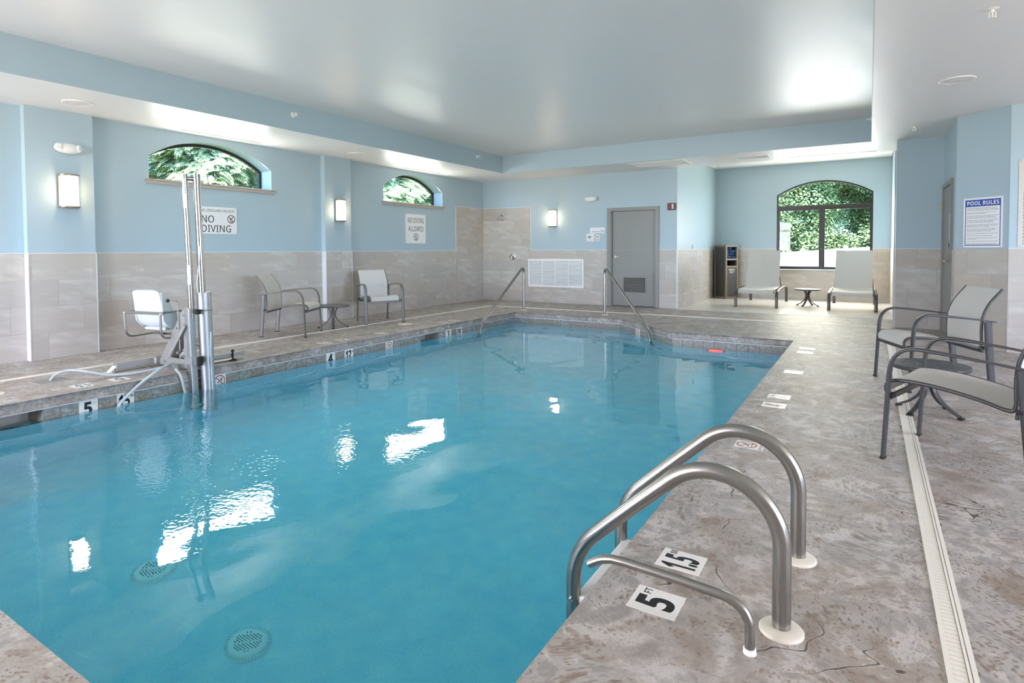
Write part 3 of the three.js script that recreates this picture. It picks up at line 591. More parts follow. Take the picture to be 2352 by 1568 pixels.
{ // water body
  const s = poly(THREE.Shape, offsetPoly(POOL, 0.012));
  const g = flat(s, 1.55, -0.2), p = g.attributes.position, uv = g.attributes.uv;
  for (let i = 0; i < p.count; i++) uv.setXY(i, (p.getX(i) - WX0) / (WX1 - WX0), (p.getZ(i) - WZ0) / (WZ1 - WZ0));
  const w = obj('pool_water', g, M.water); w.userData = { kind: 'stuff', label: 'clear turquoise water filling the pool', category: 'water' };
}
{ // red lamp under water in the far wall
  const t = thing('pool_lamp', 'round underwater pool lamp glowing red in the far pool wall', 'pool lamp', [-1.87, -0.37, -8.672]);
  obj('lamp_ring', rot(lathe([[0.125, 0], [0.13, 0.012], [0.12, 0.02], [0.102, 0.016]], 40), Math.PI / 2), M.steel, t);
  obj('lamp_lens', rot(lathe([[0.103, 0.012], [0.08, 0.024], [0.04, 0.03], [0.0001, 0.032]], 40), Math.PI / 2), mat(0x701010, 0.2, { emissive: lin(1, 0.035, 0.03), emissiveIntensity: 2.2 }), t);
}
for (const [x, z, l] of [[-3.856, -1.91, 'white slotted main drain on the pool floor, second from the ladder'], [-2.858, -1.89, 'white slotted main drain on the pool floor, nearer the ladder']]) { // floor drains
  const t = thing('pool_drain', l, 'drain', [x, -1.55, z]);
  obj('drain_dome', lathe([[0.125, 0], [0.12, 0.012], [0.082, 0.034], [0.0001, 0.038]], 48), M.drainBlue || (M.drainBlue = mat(lin(0.8, 0.96, 1), 0.5)), t);
  const ribs = []; for (let i = 0; i < 44; i++) { const a = i / 44 * Math.PI * 2; ribs.push(rot(tr(box(0.034, 0.006, 0.0025), 0.103, 0.0225, 0), 0, 0, 0).rotateY(a)); }
  obj('drain_slots', ribs, M.drainDark || (M.drainDark = mat(0xc2dde6, 0.6)), t);
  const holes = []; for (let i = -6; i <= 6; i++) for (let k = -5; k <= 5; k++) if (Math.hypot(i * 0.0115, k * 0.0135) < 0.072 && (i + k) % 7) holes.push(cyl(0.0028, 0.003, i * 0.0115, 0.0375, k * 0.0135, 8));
  obj('drain_hole_dots', holes, M.drainHoleShade || (M.drainHoleShade = mat(0x2d4f5c, 0.7)), t);  // dark discs on a solid dome, shade of the holes put into their colour
}
// printed tiles set in the deck: [x, z, up direction (+1 towards +x), material, label]
const deckGeo = tileGeoPlain(0.155, 0.176, 0.012), deckWords = tileGeoPlain(0.155, 0.176, 0.012);
function deckMark(x, z, side, m, label, group) {
  const t = tag(obj('depth_marker', deckGeo, m), label, 'deck tile', group);
  t.rotation.set(-Math.PI / 2, 0, side > 0 ? -LW : LW); t.position.set(x, -0.0112, z);
}
deckMark(-0.627, -1.987, -1, PR.fiveD, 'deck tile reading 5 FT beside the ladder');
deckMark(-0.625, -2.301, -1, PR.m15D, 'deck tile reading 1.5 M beside the ladder');
deckMark(-0.632, -3.9, -1, PR.diveD, 'no diving deck tile just beyond the ladder rails');
deckMark(-0.632, -5.0, -1, PR.fourD, 'deck tile reading 4 between two no diving tiles, ladder side of the pool');
deckMark(-0.632, -5.31, -1, PR.m12D, 'deck tile reading 1.2, ladder side, across from the perforated table');
deckMark(-0.636, -6.44, -1, PR.diveD, 'no diving deck tile between the 1.2 and the 3 on the chair side');
deckMark(-0.64, -7.73, -1, PR.threeD, 'deck tile reading 3, ladder side, across from the side door chair');
deckMark(-0.643, -8.04, -1, PR.m09D, 'deck tile reading .09 at the far corner of the chair side');
deckMark(-6.22, -2.49, 1, PR.m15D, 'deck tile reading 1.5 next to the pool lift hose');
deckMark(-6.22, -2.81, 1, PR.fiveD, 'deck tile reading 5 next to the pool lift');
deckMark(-6.24, -5.34, 1, PR.m12D, 'deck tile reading 1.2 in front of the taupe armchair');
deckMark(-6.24, -5.65, 1, PR.fourD, 'deck tile reading 4 in front of the small grey table');
deckMark(-6.22, -6.39, 1, PR.diveD, 'no diving deck tile by the armchairs on the lift side');
deckMark(-6.22, -7.88, 1, PR.m09D, 'deck tile reading .09 next to the cream skimmer lid, lift side');
deckMark(-6.22, -8.18, 1, PR.threeD, 'deck tile reading 3 at the foot of the stair handrail, lift side');
for (const [x, z, l] of [[-6.637, -7.381, 'cream round skimmer lid in the deck before the white armchair'], [-6.52, -1.9, 'cream round skimmer lid in the deck beyond the hose box']]) {
  const t = thing('skimmer_lid', l, 'lid', [x, 0, z]);
  obj('lid', lathe([[0.0001, 0.008], [0.11, 0.007], [0.122, 0.004], [0.125, -0.01]], 40), M.cream, t);
  for (const sx of [-1, 1]) obj('lid_grip', rbox(0.03, 0.002, 0.012, 0.001, sx * 0.06, 0.0078, 0), M.sill, t);
}
// trench drains let into the deck
function trench(name, len, pos, turn, label) {
  const t = thing(name, label, 'trench drain', pos, turn, 'white trench drains round the deck'), n = Math.floor(len / 0.024), ribs = [];
  obj('drain_channel', [box(0.014, 0.034, len, -0.032, -0.0125, 0), box(0.014, 0.034, len, 0.032, -0.0125, 0), box(0.07, 0.004, len, 0, -0.026, 0), box(0.008, 0.036, len, 0.018, -0.0125, 0)], M.creamPale, t);
  for (let i = 0; i < n; i++) ribs.push(box(0.038, 0.008, 0.0212, -0.007, -0.001, -len / 2 + (i + 0.5) * len / n));
  obj('drain_grate', ribs, M.creamPale, t);
  return t;
}
trench('trench_drain', 15, [0.245, 0.0, -3.18], 0, 'white slotted trench drain running past the armchairs on the ladder side');
trench('trench_drain', 15, [-7.12, 0.0, -3.21], 0, 'white trench drain along the lift side of the pool');
trench('trench_drain', 7.28, [-3.44, 0.0, -10.74], LW, 'white trench drain across the stair end of the pool');

// ---------------------------------------------------------------- ladder and hand rails
{
  const t = thing('pool_ladder', 'stainless pool ladder with two curved grab rails and white steps', 'ladder', [-0.23, 0, -2.3]);
  const rail = (z) => {
    const top = []; for (let i = 0; i <= 20; i++) { const q = i / 20 * 2.312; top.push(V(-0.215 + 0.215 * Math.cos(q), 0.268 + 0.215 * Math.sin(q), z)); }
    const low = fillet([top[20], V(-0.745, 0.07, z), V(-0.745, -0.3, z)], 0.13, 10).slice(1);
    const p = [V(0, -0.01, z), V(0, 0.13, z), ...top, V(-0.47, 0.327, z), V(-0.57, 0.2335, z), ...low, V(-0.745, -0.7, z), V(-0.745, -1.2, z)];
    obj('grab_rail', sweep(p, 0.0285, 0.0285, V(0, 0, 1), { n: 22 }), M.steel, t);
    obj('escutcheon', lathe([[0.0285, 0.016], [0.042, 0.016], [0.062, 0.012], [0.068, 0.006], [0.068, 0]], 40).translate(0, 0, z), M.cream, t);
  };
  rail(0.257); rail(-0.257);
  for (const y of [-0.12, -0.42, -0.72]) obj('ladder_step', rbox(0.09, 0.03, 0.53, 0.008, -0.69, y, 0), M.whitePlastic, t);
  for (const [y, z] of [[-0.12, 0.285], [-0.12, -0.285], [-0.42, 0.285]]) obj('step_bolt', rot(cyl(0.011, 0.02, 0, 0, 0, 12), Math.PI / 2).translate(-0.745, y, z), M.chrome, t);
}
{
  const z = -1.88, t = thing('grab_bar', 'small bent steel hand bar standing on the deck beside the 5 FT tile', 'grab bar', [-0.3, 0, z]);
  const p = [V(0, -0.01, 0), V(0, 0.06, 0), V(0, 0.09, 0), ...smooth([V(-0.004, 0.1, 0), V(-0.02, 0.128, 0), V(-0.055, 0.15, 0), V(-0.09, 0.157, 0)], 8), V(-0.23, 0.165, 0), V(-0.4, 0.17, 0), ...smooth([V(-0.45, 0.168, 0), V(-0.485, 0.158, 0), V(-0.51, 0.144, 0), V(-0.535, 0.128, 0)], 6)];
  obj('bar', sweep(p, 0.0152, 0.0152, V(0, 0, 1), { n: 16 }), M.steel, t);
  obj('collar', lathe([[0.013, 0.016], [0.019, 0.015], [0.02, 0]], 20), M.white, t);
}
for (const [b, e, l] of [[[-6.0, -10.25], [-5.72, -8.23], 'stainless stair handrail beside the shower corner'], [[-4.244, -10.271], [-2.86, -8.83], 'stainless stair handrail in front of the grey door']]) {
  const dx = e[0] - b[0], dz = e[1] - b[1], L = Math.hypot(dx, dz), t = thing('stair_rail', l, 'handrail', [b[0], 0, b[1]], Math.atan2(dx, dz));
  const p = fillet([V(0, -0.01, 0), V(0, 0.905, 0), V(0, -0.04, L - 0.12), V(0, -0.55, L + 0.04)], [0.14, 0.2], 8);
  obj('rail', sweep(p, 0.024, 0.024, V(1, 0, 0), { n: 16 }), M.steel, t);
  obj('escutcheon', lathe([[0.024, 0.014], [0.06, 0.012], [0.066, 0.004], [0.066, 0]], 32), M.cream, t);
}

// ---------------------------------------------------------------- furniture
function makeChair(label, fm, sm) {
  const t = thing('patio_armchair', label, 'armchair');
  for (const s of [-1, 1]) {
    const fx = s * 0.325, rx = s * 0.275;
    // front leg bending into the armrest
    const a = fillet([V(fx, 0, 0.33), V(fx, 0.675, 0.295), V(s * 0.315, 0.655, 0.0), V(s * 0.3, 0.615, -0.33)], [0.17, 0.2], 8);
    obj('arm_and_front_leg', sweep(a, 0.026, 0.0105, V(1, 0, 0), { n: 14, power: 0.7, scale: (u) => (u > 0.6 ? [1 - (u - 0.6) * 0.5, 1 - (u - 0.6) * 1.1] : [1, 1]) }), fm, t);
    const r = smooth([V(rx, 0, -0.335), V(rx, 0.3, -0.31), V(s * 0.285, 0.61, -0.285)], 10);
    obj('rear_leg', sweep(r, 0.011, 0.029, V(1, 0, 0), { n: 14, power: 0.7 }), fm, t);
    obj('foot_cap', rbox(0.054, 0.014, 0.024, 0.005, fx, 0.007, 0.33), M.black, t);
    obj('foot_cap', rbox(0.025, 0.014, 0.06, 0.005, rx, 0.007, -0.335), M.black, t);
    // tube that carries the edge of the sling
    obj('sling_rail', sweep(slingPath(0).map((p) => V(s * 0.252, p.y, p.z)), 0.011, 0.011, V(1, 0, 0), { n: 10 }), fm, t);
    obj('seat_bracket', box(0.06, 0.025, 0.03, s * 0.285, 0.375, 0.305), M.black, t); obj('back_bracket', box(0.04, 0.02, 0.03, s * 0.268, 0.39, -0.275), M.black, t);
  }
  obj('front_rail', rbox(0.65, 0.034, 0.018, 0.006, 0, 0.362, 0.312), fm, t);
  obj('rear_rail', rbox(0.53, 0.03, 0.018, 0.006, 0, 0.36, -0.262), fm, t);
  obj('sling', cloth(slingPath(1), 0.253, 0.004, 0.014), sm, t);
  return t;
}
function slingPath(top) {
  const o = top ? 0.006 : 0;
  return smooth([V(0, 0.385, 0.34), V(0, 0.42 + o, 0.342), V(0, 0.452 + o, 0.315), V(0, 0.462 + o, 0.26), V(0, 0.455 + o, 0.1), V(0, 0.42 + o, -0.1), V(0, 0.386 + o, -0.235), V(0, 0.4, -0.252 + o), V(0, 0.55, -0.255 + o), V(0, 0.66, -0.268 + o), V(0, 0.77, -0.318 + o), V(0, 0.885, -0.41 + o)], 44);
}
const face = (fx, fz) => Math.atan2(fx, fz);
const chair0 = makeChair('taupe sling armchair turned side-on beside the pool lift', M.frame, M.slingTaupe);
chair0.position.set(-7.31, 0, -5.65); chair0.rotation.y = face(0.862, -0.507);
const chair1 = makeChair('pale sling armchair beside the second pilaster facing the pool', M.frame, M.sling);
chair1.position.set(-7.28, 0, -7.43); chair1.rotation.y = face(0.891, 0.453);
const chair2 = makeChair('charcoal framed sling armchair facing the pool, in front of the side door', M.frameCharcoal, M.sling);
chair2.position.set(0.49, 0, -6.457); chair2.rotation.y = face(-0.928, 0.372);
dup(chair2, [0.5, 0, -4.26], face(-0.946, -0.324), 'charcoal framed sling armchair next to the perforated table, nearest the ladder');

function makeTable(label, m) {
  const t = thing('side_table', label, 'side table'), s = new THREE.Shape(); s.absarc(0, 0, 0.246, 0, Math.PI * 2, false);
  for (let q = 0; q < 4; q++) for (let i = 0; i < 4; i++) for (let k = 0; k < 4; k++) {
    const x = 0.035 + i * 0.042 + (k % 2) * 0.018, y = 0.035 + k * 0.04; if (Math.hypot(x, y) > 0.2) continue;
    const c = Math.cos(q * LW), n = Math.sin(q * LW), hole = new THREE.Path(), pts = [[-0.009, -0.006], [0.009, -0.006], [0.009, 0.006], [-0.009, 0.006]].map(([a, b]) => [(x + a) * c - (y + b) * n, (x + a) * n + (y + b) * c]);
    pts.forEach((p, j) => (j ? hole.lineTo(...p) : hole.moveTo(...p))); hole.closePath(); s.holes.push(hole);
  }
  const top = extrude(s, 0.004, 0, 1, 48); top.rotateX(-LW); top.translate(0, 0.362, 0);
  obj('tabletop', top, m, t);
  obj('rim', lathe([[0.243, 0.366], [0.252, 0.367], [0.257, 0.36], [0.256, 0.342], [0.25, 0.338], [0.247, 0.345], [0.243, 0.36]], 56), m, t);
  for (let i = 0; i < 4; i++) {
    const a = i * LW + 0.62, p = smooth([V(0.15, 0.356, 0), V(0.1, 0.345, 0), V(0.058, 0.3, 0), V(0.035, 0.235, 0), V(0.04, 0.18, 0), V(0.075, 0.12, 0), V(0.14, 0.06, 0), V(0.215, 0.018, 0)], 28);
    obj('leg', sweep(p, 0.022, 0.009, V(0, 0, 1), { n: 10, power: 0.7 }).rotateY(a), m, t);
    obj('foot_cap', rbox(0.035, 0.016, 0.042, 0.006, 0.222, 0.009, 0).rotateY(a), M.black, t);
  }
  obj('hub', cyl(0.03, 0.05, 0, 0.21, 0, 16), m, t);
  return t;
}
const table0 = makeTable('small grey round side table between the two wall-side armchairs', M.frame); table0.position.set(-7.35, 0, -6.475); table0.rotation.y = 0.25;
const table1 = makeTable('charcoal perforated round table between the two armchairs by the trench drain', M.frameCharcoal); table1.position.set(0.394, 0, -5.365); table1.rotation.y = 0.35;
dup(table1, [-1.12, 0, -13.95], 0.6, 'charcoal round side table between the two loungers');

function makeLounger(label) {
  const t = thing('chaise_lounge', label, 'lounger');
  for (const s of [-1, 1]) {
    const x = s * 0.4, p = fillet([V(x, 0, 0.9), V(x, 0.335, 0.87), V(s * 0.395, 0.385, 0.1), V(s * 0.39, 0.35, -0.87), V(s * 0.39, 0, -0.9)], [0.14, 0.5, 0.12], 8);
    obj('side_frame', sweep(p, 0.029, 0.016, V(1, 0, 0), { n: 14, power: 0.7 }), M.frameCharcoal, t);
    obj('foot_cap', rbox(0.062, 0.016, 0.036, 0.006, x, 0.008, 0.9), M.black, t);
    obj('foot_cap', rbox(0.062, 0.016, 0.036, 0.006, s * 0.39, 0.008, -0.9), M.black, t);
    obj('seat_rail', sweep(smooth([V(s * 0.345, 0.295, 0.93), V(s * 0.345, 0.35, 0.915), V(s * 0.345, 0.372, 0.84), V(s * 0.345, 0.375, 0.4), V(s * 0.345, 0.4, 0.03)], 24), 0.011, 0.011, V(1, 0, 0), { n: 10 }), M.frameCharcoal, t);
    const tabs = []; for (let i = 0; i < 9; i++) tabs.push(box(0.035, 0.008, 0.02, s * 0.36, 0.366, 0.86 - i * 0.09)); obj('sling_tabs', tabs, M.black, t).userData.kind = 'stuff';
    obj('back_rail', sweep([V(s * 0.325, 0.39, 0.03), V(s * 0.322, 1.175, -0.31)], 0.012, 0.012, V(1, 0, 0), { n: 10 }), M.frameCharcoal, t);
    obj('back_strut', sweep([V(s * 0.335, 0.62, -0.075), V(s * 0.36, 0.36, -0.26)], 0.009, 0.009, V(1, 0, 0), { n: 8 }), M.frameCharcoal, t);
  }
  obj('cross_bar', [rbox(0.78, 0.03, 0.02, 0.006, 0, 0.335, 0.05), rbox(0.78, 0.03, 0.02, 0.006, 0, 0.335, -0.86), rbox(0.7, 0.02, 0.02, 0.006, 0, 0.30, 0.89)], M.frameCharcoal, t);
  obj('seat_sling', cloth(smooth([V(0, 0.29, 0.945), V(0, 0.345, 0.935), V(0, 0.38, 0.88), V(0, 0.385, 0.8), V(0, 0.382, 0.4), V(0, 0.405, 0.04)], 30), 0.345, 0.004, 0.02), M.sling, t);
  obj('back_sling', cloth(smooth([V(0, 0.4, 0.045), V(0, 0.8, -0.13), V(0, 1.17, -0.29), V(0, 1.19, -0.31), V(0, 1.17, -0.325)], 26), (u) => 0.345 - 0.022 * Math.min(1, u * 1.3), 0.004, 0.012), M.sling, t);
  return t;
}
const lounge = makeLounger('pale sling chaise lounge next to the towel cabinet'); lounge.position.set(-2.03, 0, -14.03);
dup(lounge, [-0.28, 0, -14.1], 0, 'pale sling chaise lounge on the side-wall end of the alcove, under the window');

{ // towel cabinet set cornerwise
  const w = 0.395, hgt = 1.32, t = thing('towel_cabinet', 'tall corner cabinet for towels with brown frame and charcoal panels', 'cabinet', [-3.055, 0, -15.235], 0.986), h = w / 2;
  const br = mat(0x8a7a66, 0.55), ch = mat(0x4c4d4e, 0.55);
  // local +z looks to the lower right (front), local -x side looks to the lower left
  const post = (x, z) => rbox(0.04, hgt, 0.04, 0.004, x, hgt / 2, z);
  obj('frame', [post(-h + 0.02, h - 0.02), post(h - 0.02, h - 0.02), post(-h + 0.02, -h + 0.02), post(h - 0.02, -h + 0.02),
    ...[0.03, hgt - 0.02, 0.97, 0.79].flatMap((y) => [rbox(w - 0.06, y < 0.9 && y > 0.5 ? 0.045 : 0.045, 0.034, 0.004, 0, y, h - 0.019)]),
    ...[0.03, hgt - 0.02].flatMap((y) => [rbox(0.034, 0.045, w - 0.06, 0.004, -h + 0.019, y, 0), rbox(0.034, 0.045, w - 0.06, 0.004, h - 0.019, y, 0), rbox(w - 0.06, 0.045, 0.034, 0.004, 0, y, -h + 0.019)])], br, t);
  obj('side_panel', box(0.01, hgt - 0.06, w - 0.06, -h + 0.014, hgt / 2, 0), ch, t); obj('side_panel', box(0.01, hgt - 0.06, w - 0.06, h - 0.014, hgt / 2, 0), ch, t); obj('back_panel', box(w - 0.06, hgt - 0.06, 0.01, 0, hgt / 2, -h + 0.014), ch, t);
  obj('top_panel', box(w - 0.02, 0.015, w - 0.02, 0, hgt - 0.012, 0), br, t); obj('shelf', box(w - 0.05, 0.015, w - 0.05, 0, 0.975, 0), br, t); obj('shelf', box(w - 0.05, 0.015, w - 0.05, 0, 0.785, 0), ch, t);
  obj('chute_lining', box(w - 0.06, 0.17, 0.01, 0, 0.88, -h + 0.03), ch, t);
  const words = canvasTex(256, 512, (g, a, b) => { g.fillStyle = '#4c4d4e'; g.fillRect(0, 0, a, b); g.fillStyle = '#e9e6df'; g.font = 'bold 44px serif'; g.textAlign = 'center'; g.fillText('TOWELS', a / 2, 48, 172); g.fillText('ONLY', a / 2, 92, 112); });
  const door = obj('door', tr(new THREE.PlaneGeometry(0.01, 0.01), 0, 0.4, h - 0.03), ch, t); door.geometry = (() => { const g = box(w - 0.09, 0.7, 0.012, 0, 0.41, h - 0.016); return g; })();
  obj('door_print', box(w - 0.092, 0.698, 0.001, 0, 0.41, h - 0.0095), mat(0xffffff, 0.55, { map: words }), door);
  const ma = [mat(0x42659c, 0.95), mat(0x5679ab, 0.95), mat(0x36568c, 0.95)], pale = mat(0x9fb4cf, 0.95);
  const roll = (() => { const p = []; for (let i = 0; i <= 60; i++) { const a = i / 60 * Math.PI * 2 * 2.6, r = 0.006 + 0.0275 * i / 60; p.push(V(Math.cos(a) * r, Math.sin(a) * r, 0)); } const g = []; const q = sweep(p, 0.11, 0.0052, V(0, 0, 1), { n: 8, power: 0.5 }); g.push(q); return q; })();
  const base = V(-3.055, 0, -15.235), ca = Math.cos(0.986), sa = Math.sin(0.986);
  let n = 0;
  for (let row = 0; row < 4; row++) for (let k = 0; k < (row % 2 ? 3 : 4); k++) {
    if (row === 3 && k === 2) continue;
    const lx = -0.117 + k * 0.079 + (row % 2 ? 0.038 : 0), y = 1.026 + row * 0.07, r = tag(obj('rolled_towel', roll, ma[n % 3]), 'rolled blue towel in the open top of the towel cabinet', 'towel', 'rolled towels in the cabinet');
    r.position.set(base.x + lx * ca + 0.05 * sa, y, base.z - lx * sa + 0.05 * ca); r.rotation.set(0, 0.986, 0); 
    n++;
  }
}

// ---------------------------------------------------------------- pool lift
{
  const t = thing('pool_lift', 'water powered stainless pool lift with a white seat', 'pool lift', [-5.92, 0, -3.53]);
  const P = (x, y, z) => V(x + 5.92, y, z + 3.53), lean = 0.03;
  const up = (x, z, y0, y1) => [P(x, y0, z + y0 * lean), P(x, (y0 + y1) / 2, z + (y0 + y1) / 2 * lean), P(x, y1, z + y1 * lean)];
  obj('cylinder', sweep(up(-5.925, -3.525, -1.1, 0.81), 0.068, 0.068, V(1, 0, 0), { n: 28 }), M.alu, t);
  const cap = obj('cylinder_collar', sweep(up(-5.925, -3.525, 0.80, 0.815), 0.071, 0.071, V(1, 0, 0), { n: 28 }), M.alu, t);
  for (const a of [0.3, 1.6, 2.9]) obj('collar_bolt', rot(cyl(0.008, 0.012, 0, 0, 0, 8), 0, 0, LW).translate(0.072, 0, 0).rotateY(a).translate(-0.005, 0.765, 0.03), M.chrome, t);
  obj('piston', sweep(up(-5.925, -3.51, 0.75, 2.03), 0.033, 0.033, V(1, 0, 0), { n: 22 }), M.steel, t);
  obj('piston_cap', sweep(up(-5.925, -3.51, 1.94, 2.035), 0.037, 0.037, V(1, 0, 0), { n: 22 }), M.steel, t);
  obj('guide_tube', sweep(up(-5.955, -3.405, 0.55, 2.03), 0.028, 0.028, V(1, 0, 0), { n: 20 }), M.steel, t);
  const wordsT = canvasTex(64, 512, (g, a, b) => { g.fillStyle = '#dfe1e2'; g.fillRect(0, 0, a, b); g.save(); g.translate(46, 20); g.rotate(LW); g.fillStyle = '#3b52a3'; g.font = 'bold 46px sans-serif'; g.fillText('SPECTRUM', 0, 0, 460); g.restore(); });
  obj('maker_sticker', new THREE.CylinderGeometry(0.0285, 0.0285, 0.3, 16, 1, true, 0.1, 1.1).rotateX(lean).translate(-0.035, 1.83, 0.18), mat(0xffffff, 0.4, { map: wordsT }), t);
  obj('crosspiece', sweep([P(-5.955, 1.985, -3.345), P(-5.925, 1.985, -3.455)], 0.022, 0.022, V(0, 1, 0), { n: 16 }), M.steel, t);
  obj('warning_sticker', new THREE.CylinderGeometry(0.0285, 0.0285, 0.2, 16, 1, true, 0.1, 1.0).rotateX(lean).translate(-0.035, 1.0, 0.155), M.whitePlastic, t);
  obj('cable', tube(smooth([P(-5.89, 1.3, -3.45), P(-5.885, 1.15, -3.44), P(-5.89, 1.02, -3.425), P(-5.885, 0.9, -3.41), P(-5.88, 0.78, -3.42)], 20), 0.005, 8), M.alu, t);
  obj('mast_channel', sweep(up(-5.975, -3.395, -1.0, 0.655), 0.042, 0.034, V(1, 0, 0), { n: 16, power: 0.25 }), M.alu, t);
  // side plates that carry the mast on the deck frame
  for (const z of [-3.36, -3.445]) {
    const s = new THREE.Shape(); s.moveTo(-6.0, 0.64); s.lineTo(-6.06, 0.64); s.lineTo(-6.5, 0.1); s.lineTo(-6.5, 0.03); s.lineTo(-6.0, 0.03); s.closePath();
    const hole = new THREE.Path(); hole.moveTo(-6.05, 0.42); hole.lineTo(-6.3, 0.12); hole.lineTo(-6.05, 0.12); hole.closePath(); s.holes.push(hole);
    obj('side_plate', extrude(s, 0.008, 0.001).translate(5.92, 0, z + 3.53), M.bracket, t);
  }
  obj('brace', sweep([P(-5.99, 0.48, -3.33), P(-6.28, 0.13, -3.31)], 0.006, 0.022, V(0, 0, 1), { n: 8, power: 0.3 }), M.bracket, t);
  obj('clamp', [box(0.1, 0.07, 0.1, 0.0, 0.12, 0.15), rbox(0.05, 0.09, 0.06, 0.005, 0.03, 0.115, 0.14)], M.bracket, t); obj('clamp_block', rbox(0.03, 0.09, 0.05, 0.004, 0.07, 0.115, 0.125), M.black, t); obj('mast_block', rbox(0.035, 0.05, 0.05, 0.004, 0.045, 0.62, 0.125), M.black, t);
  obj('mast_strap', sweep(Array.from({ length: 25 }, (_, i) => P(-5.925 + Math.cos(i / 24 * 6.283) * 0.073, 0.63, -3.508 + Math.sin(i / 24 * 6.283) * 0.073)), 0.006, 0.004, V(0, 1, 0), { n: 6 }), M.brass, t);
  for (const [x, y, z] of [[-6.03, 0.58, -3.35], [-6.1, 0.42, -3.35], [-6.15, 0.44, -3.35], [-6.03, 0.16, -3.35], [-6.4, 0.07, -3.35], [-6.25, 0.05, -3.35]]) obj('bolt', rot(cyl(0.011, 0.03, 0, 0, 0, 10), LW).translate(x + 5.92, y, z + 3.53), M.chrome, t);
  // deck frame
  obj('base_beam', rbox(0.075, 0.07, 0.5, 0.006, -0.7, 0.055, 0.33), M.alu, t); obj('base_beam', rbox(0.09, 0.085, 0.22, 0.02, -0.68, 0.06, 0.1), M.bracket, t);
  obj('base_foot', [rbox(0.07, 0.01, 0.09, 0.003, -0.7, 0.006, 0.64), rot(rbox(0.07, 0.012, 0.09, 0.003), 0.7).translate(-0.7, 0.04, 0.6)], M.creamPale, t);
  obj('base_beam', rbox(0.06, 0.045, 0.62, 0.006, -0.26, 0.065, -0.27), M.alu, t); obj('base_plate', rbox(0.09, 0.02, 0.42, 0.004, -0.26, 0.025, -0.2), M.creamPale, t);
  obj('cross_beam', rbox(0.42, 0.07, 0.075, 0.006, -0.42, 0.055, 0.13), M.bracket, t);
  obj('levelling_foot', [lathe([[0.045, 0], [0.045, 0.012], [0.02, 0.022], [0.0001, 0.024]], 24).translate(-0.22, 0, -0.42), cyl(0.01, 0.1, -0.22, 0.06, -0.42, 12), lathe([[0.016, 0.1], [0.018, 0.115], [0.008, 0.128], [0.0001, 0.13]], 12).translate(-0.22, 0, -0.42)], M.black, t);
  // control rod
  obj('control_rod', tube(fillet([P(-6.12, 0.09, -3.35), P(-6.12, 0.731, -3.335), P(-6.12, 0.738, -3.245)], 0.03, 5), 0.006, 8), M.chrome, t);
  obj('control_knob', new THREE.SphereGeometry(0.019, 16, 12).translate(-6.12 + 5.92, 0.738, -3.235 + 3.53), M.dark, t); obj('valve_knob', new THREE.SphereGeometry(0.022, 16, 12).translate(-6.1 + 5.92, 0.19, -3.32 + 3.53), M.frame, t);
  obj('valve_block', [rbox(0.12, 0.05, 0.05, 0.006, -0.2, 0.055, 0.26), rot(cyl(0.018, 0.09, 0, 0, 0, 12), 0, 0, LW).translate(-0.22, 0.05, 0.3)], M.alu, t);
  // seat: moulded shell, back towards +z
  const seat = new THREE.Group(); seat.name = 'seat'; seat.position.set(-6.6 + 5.92, 0.41, -3.45 + 3.53); seat.rotation.y = 0.2; t.add(seat);
  const shell = cloth(smooth([V(0, 0.035, -0.30), V(0, 0.055, -0.27), V(0, 0.045, -0.15), V(0, 0.02, -0.02), V(0, 0.035, 0.1), V(0, 0.1, 0.155), V(0, 0.25, 0.185), V(0, 0.4, 0.215), V(0, 0.425, 0.228)], 36), (u) => (u < 0.5 ? 0.2 + 0.012 * Math.sin(u * 6) : 0.2 - Math.max(0, u - 0.82) ** 2 * 2.4), 0.008, -0.02, 12);
  const seatM = mat(0xd3dade, 0.32);
  obj('seat_shell', shell, seatM, seat);
  for (const s of [-1, 1]) { const sh = new THREE.Shape(); sh.moveTo(-0.28, 0.03); sh.lineTo(-0.25, 0.1); sh.quadraticCurveTo(-0.1, 0.095, -0.02, 0.13); sh.quadraticCurveTo(0.06, 0.18, 0.1, 0.3); sh.lineTo(0.2, 0.4); sh.lineTo(0.18, 0.1); sh.quadraticCurveTo(0.12, 0.0, 0.0, -0.03); sh.lineTo(-0.2, -0.03); sh.closePath(); obj('seat_side', extrude(sh, 0.01, 0.004, 2).rotateY(-LW).translate(s * 0.198 + 0.005, 0, 0), seatM, seat); }
  obj('seat_base', rbox(0.3, 0.03, 0.3, 0.01, 0, 0.0, -0.03), seatM, seat);
  obj('arm_bar', rbox(0.6, 0.03, 0.02, 0.004, 0, 0.185, 0.255), M.steel, seat);
  for (const s of [-1, 1]) obj('arm_tube', tube(fillet([V(s * 0.26, -0.08, -0.1), V(s * 0.26, -0.085, 0.25), V(s * 0.265, 0.19, 0.262), V(s * 0.27, 0.195, -0.14), V(s * 0.19, 0.17, -0.24)], [0.09, 0.02, 0.05], 7), 0.0125, 12), M.steel, seat);
  obj('cross_tube', tube([V(-0.26, -0.08, -0.05), V(0.26, -0.08, -0.05)], 0.0125, 12), M.steel, seat);
  const strap = mat(0x2b3036, 0.8);
  obj('foot_strap', sweep(smooth([V(-0.09, -0.05, 0.02), V(-0.03, -0.16, -0.1), V(0.12, -0.3, -0.24)], 12), 0.024, 0.002, V(1, 0, 0.5), { n: 8, power: 0.4 }), strap, seat);
  obj('foot_strap', sweep(smooth([V(0.12, -0.05, -0.06), V(0.17, -0.12, -0.14), V(0.24, -0.26, -0.25)], 12), 0.024, 0.002, V(1, 0, 0.5), { n: 8, power: 0.4 }), strap, seat);
}
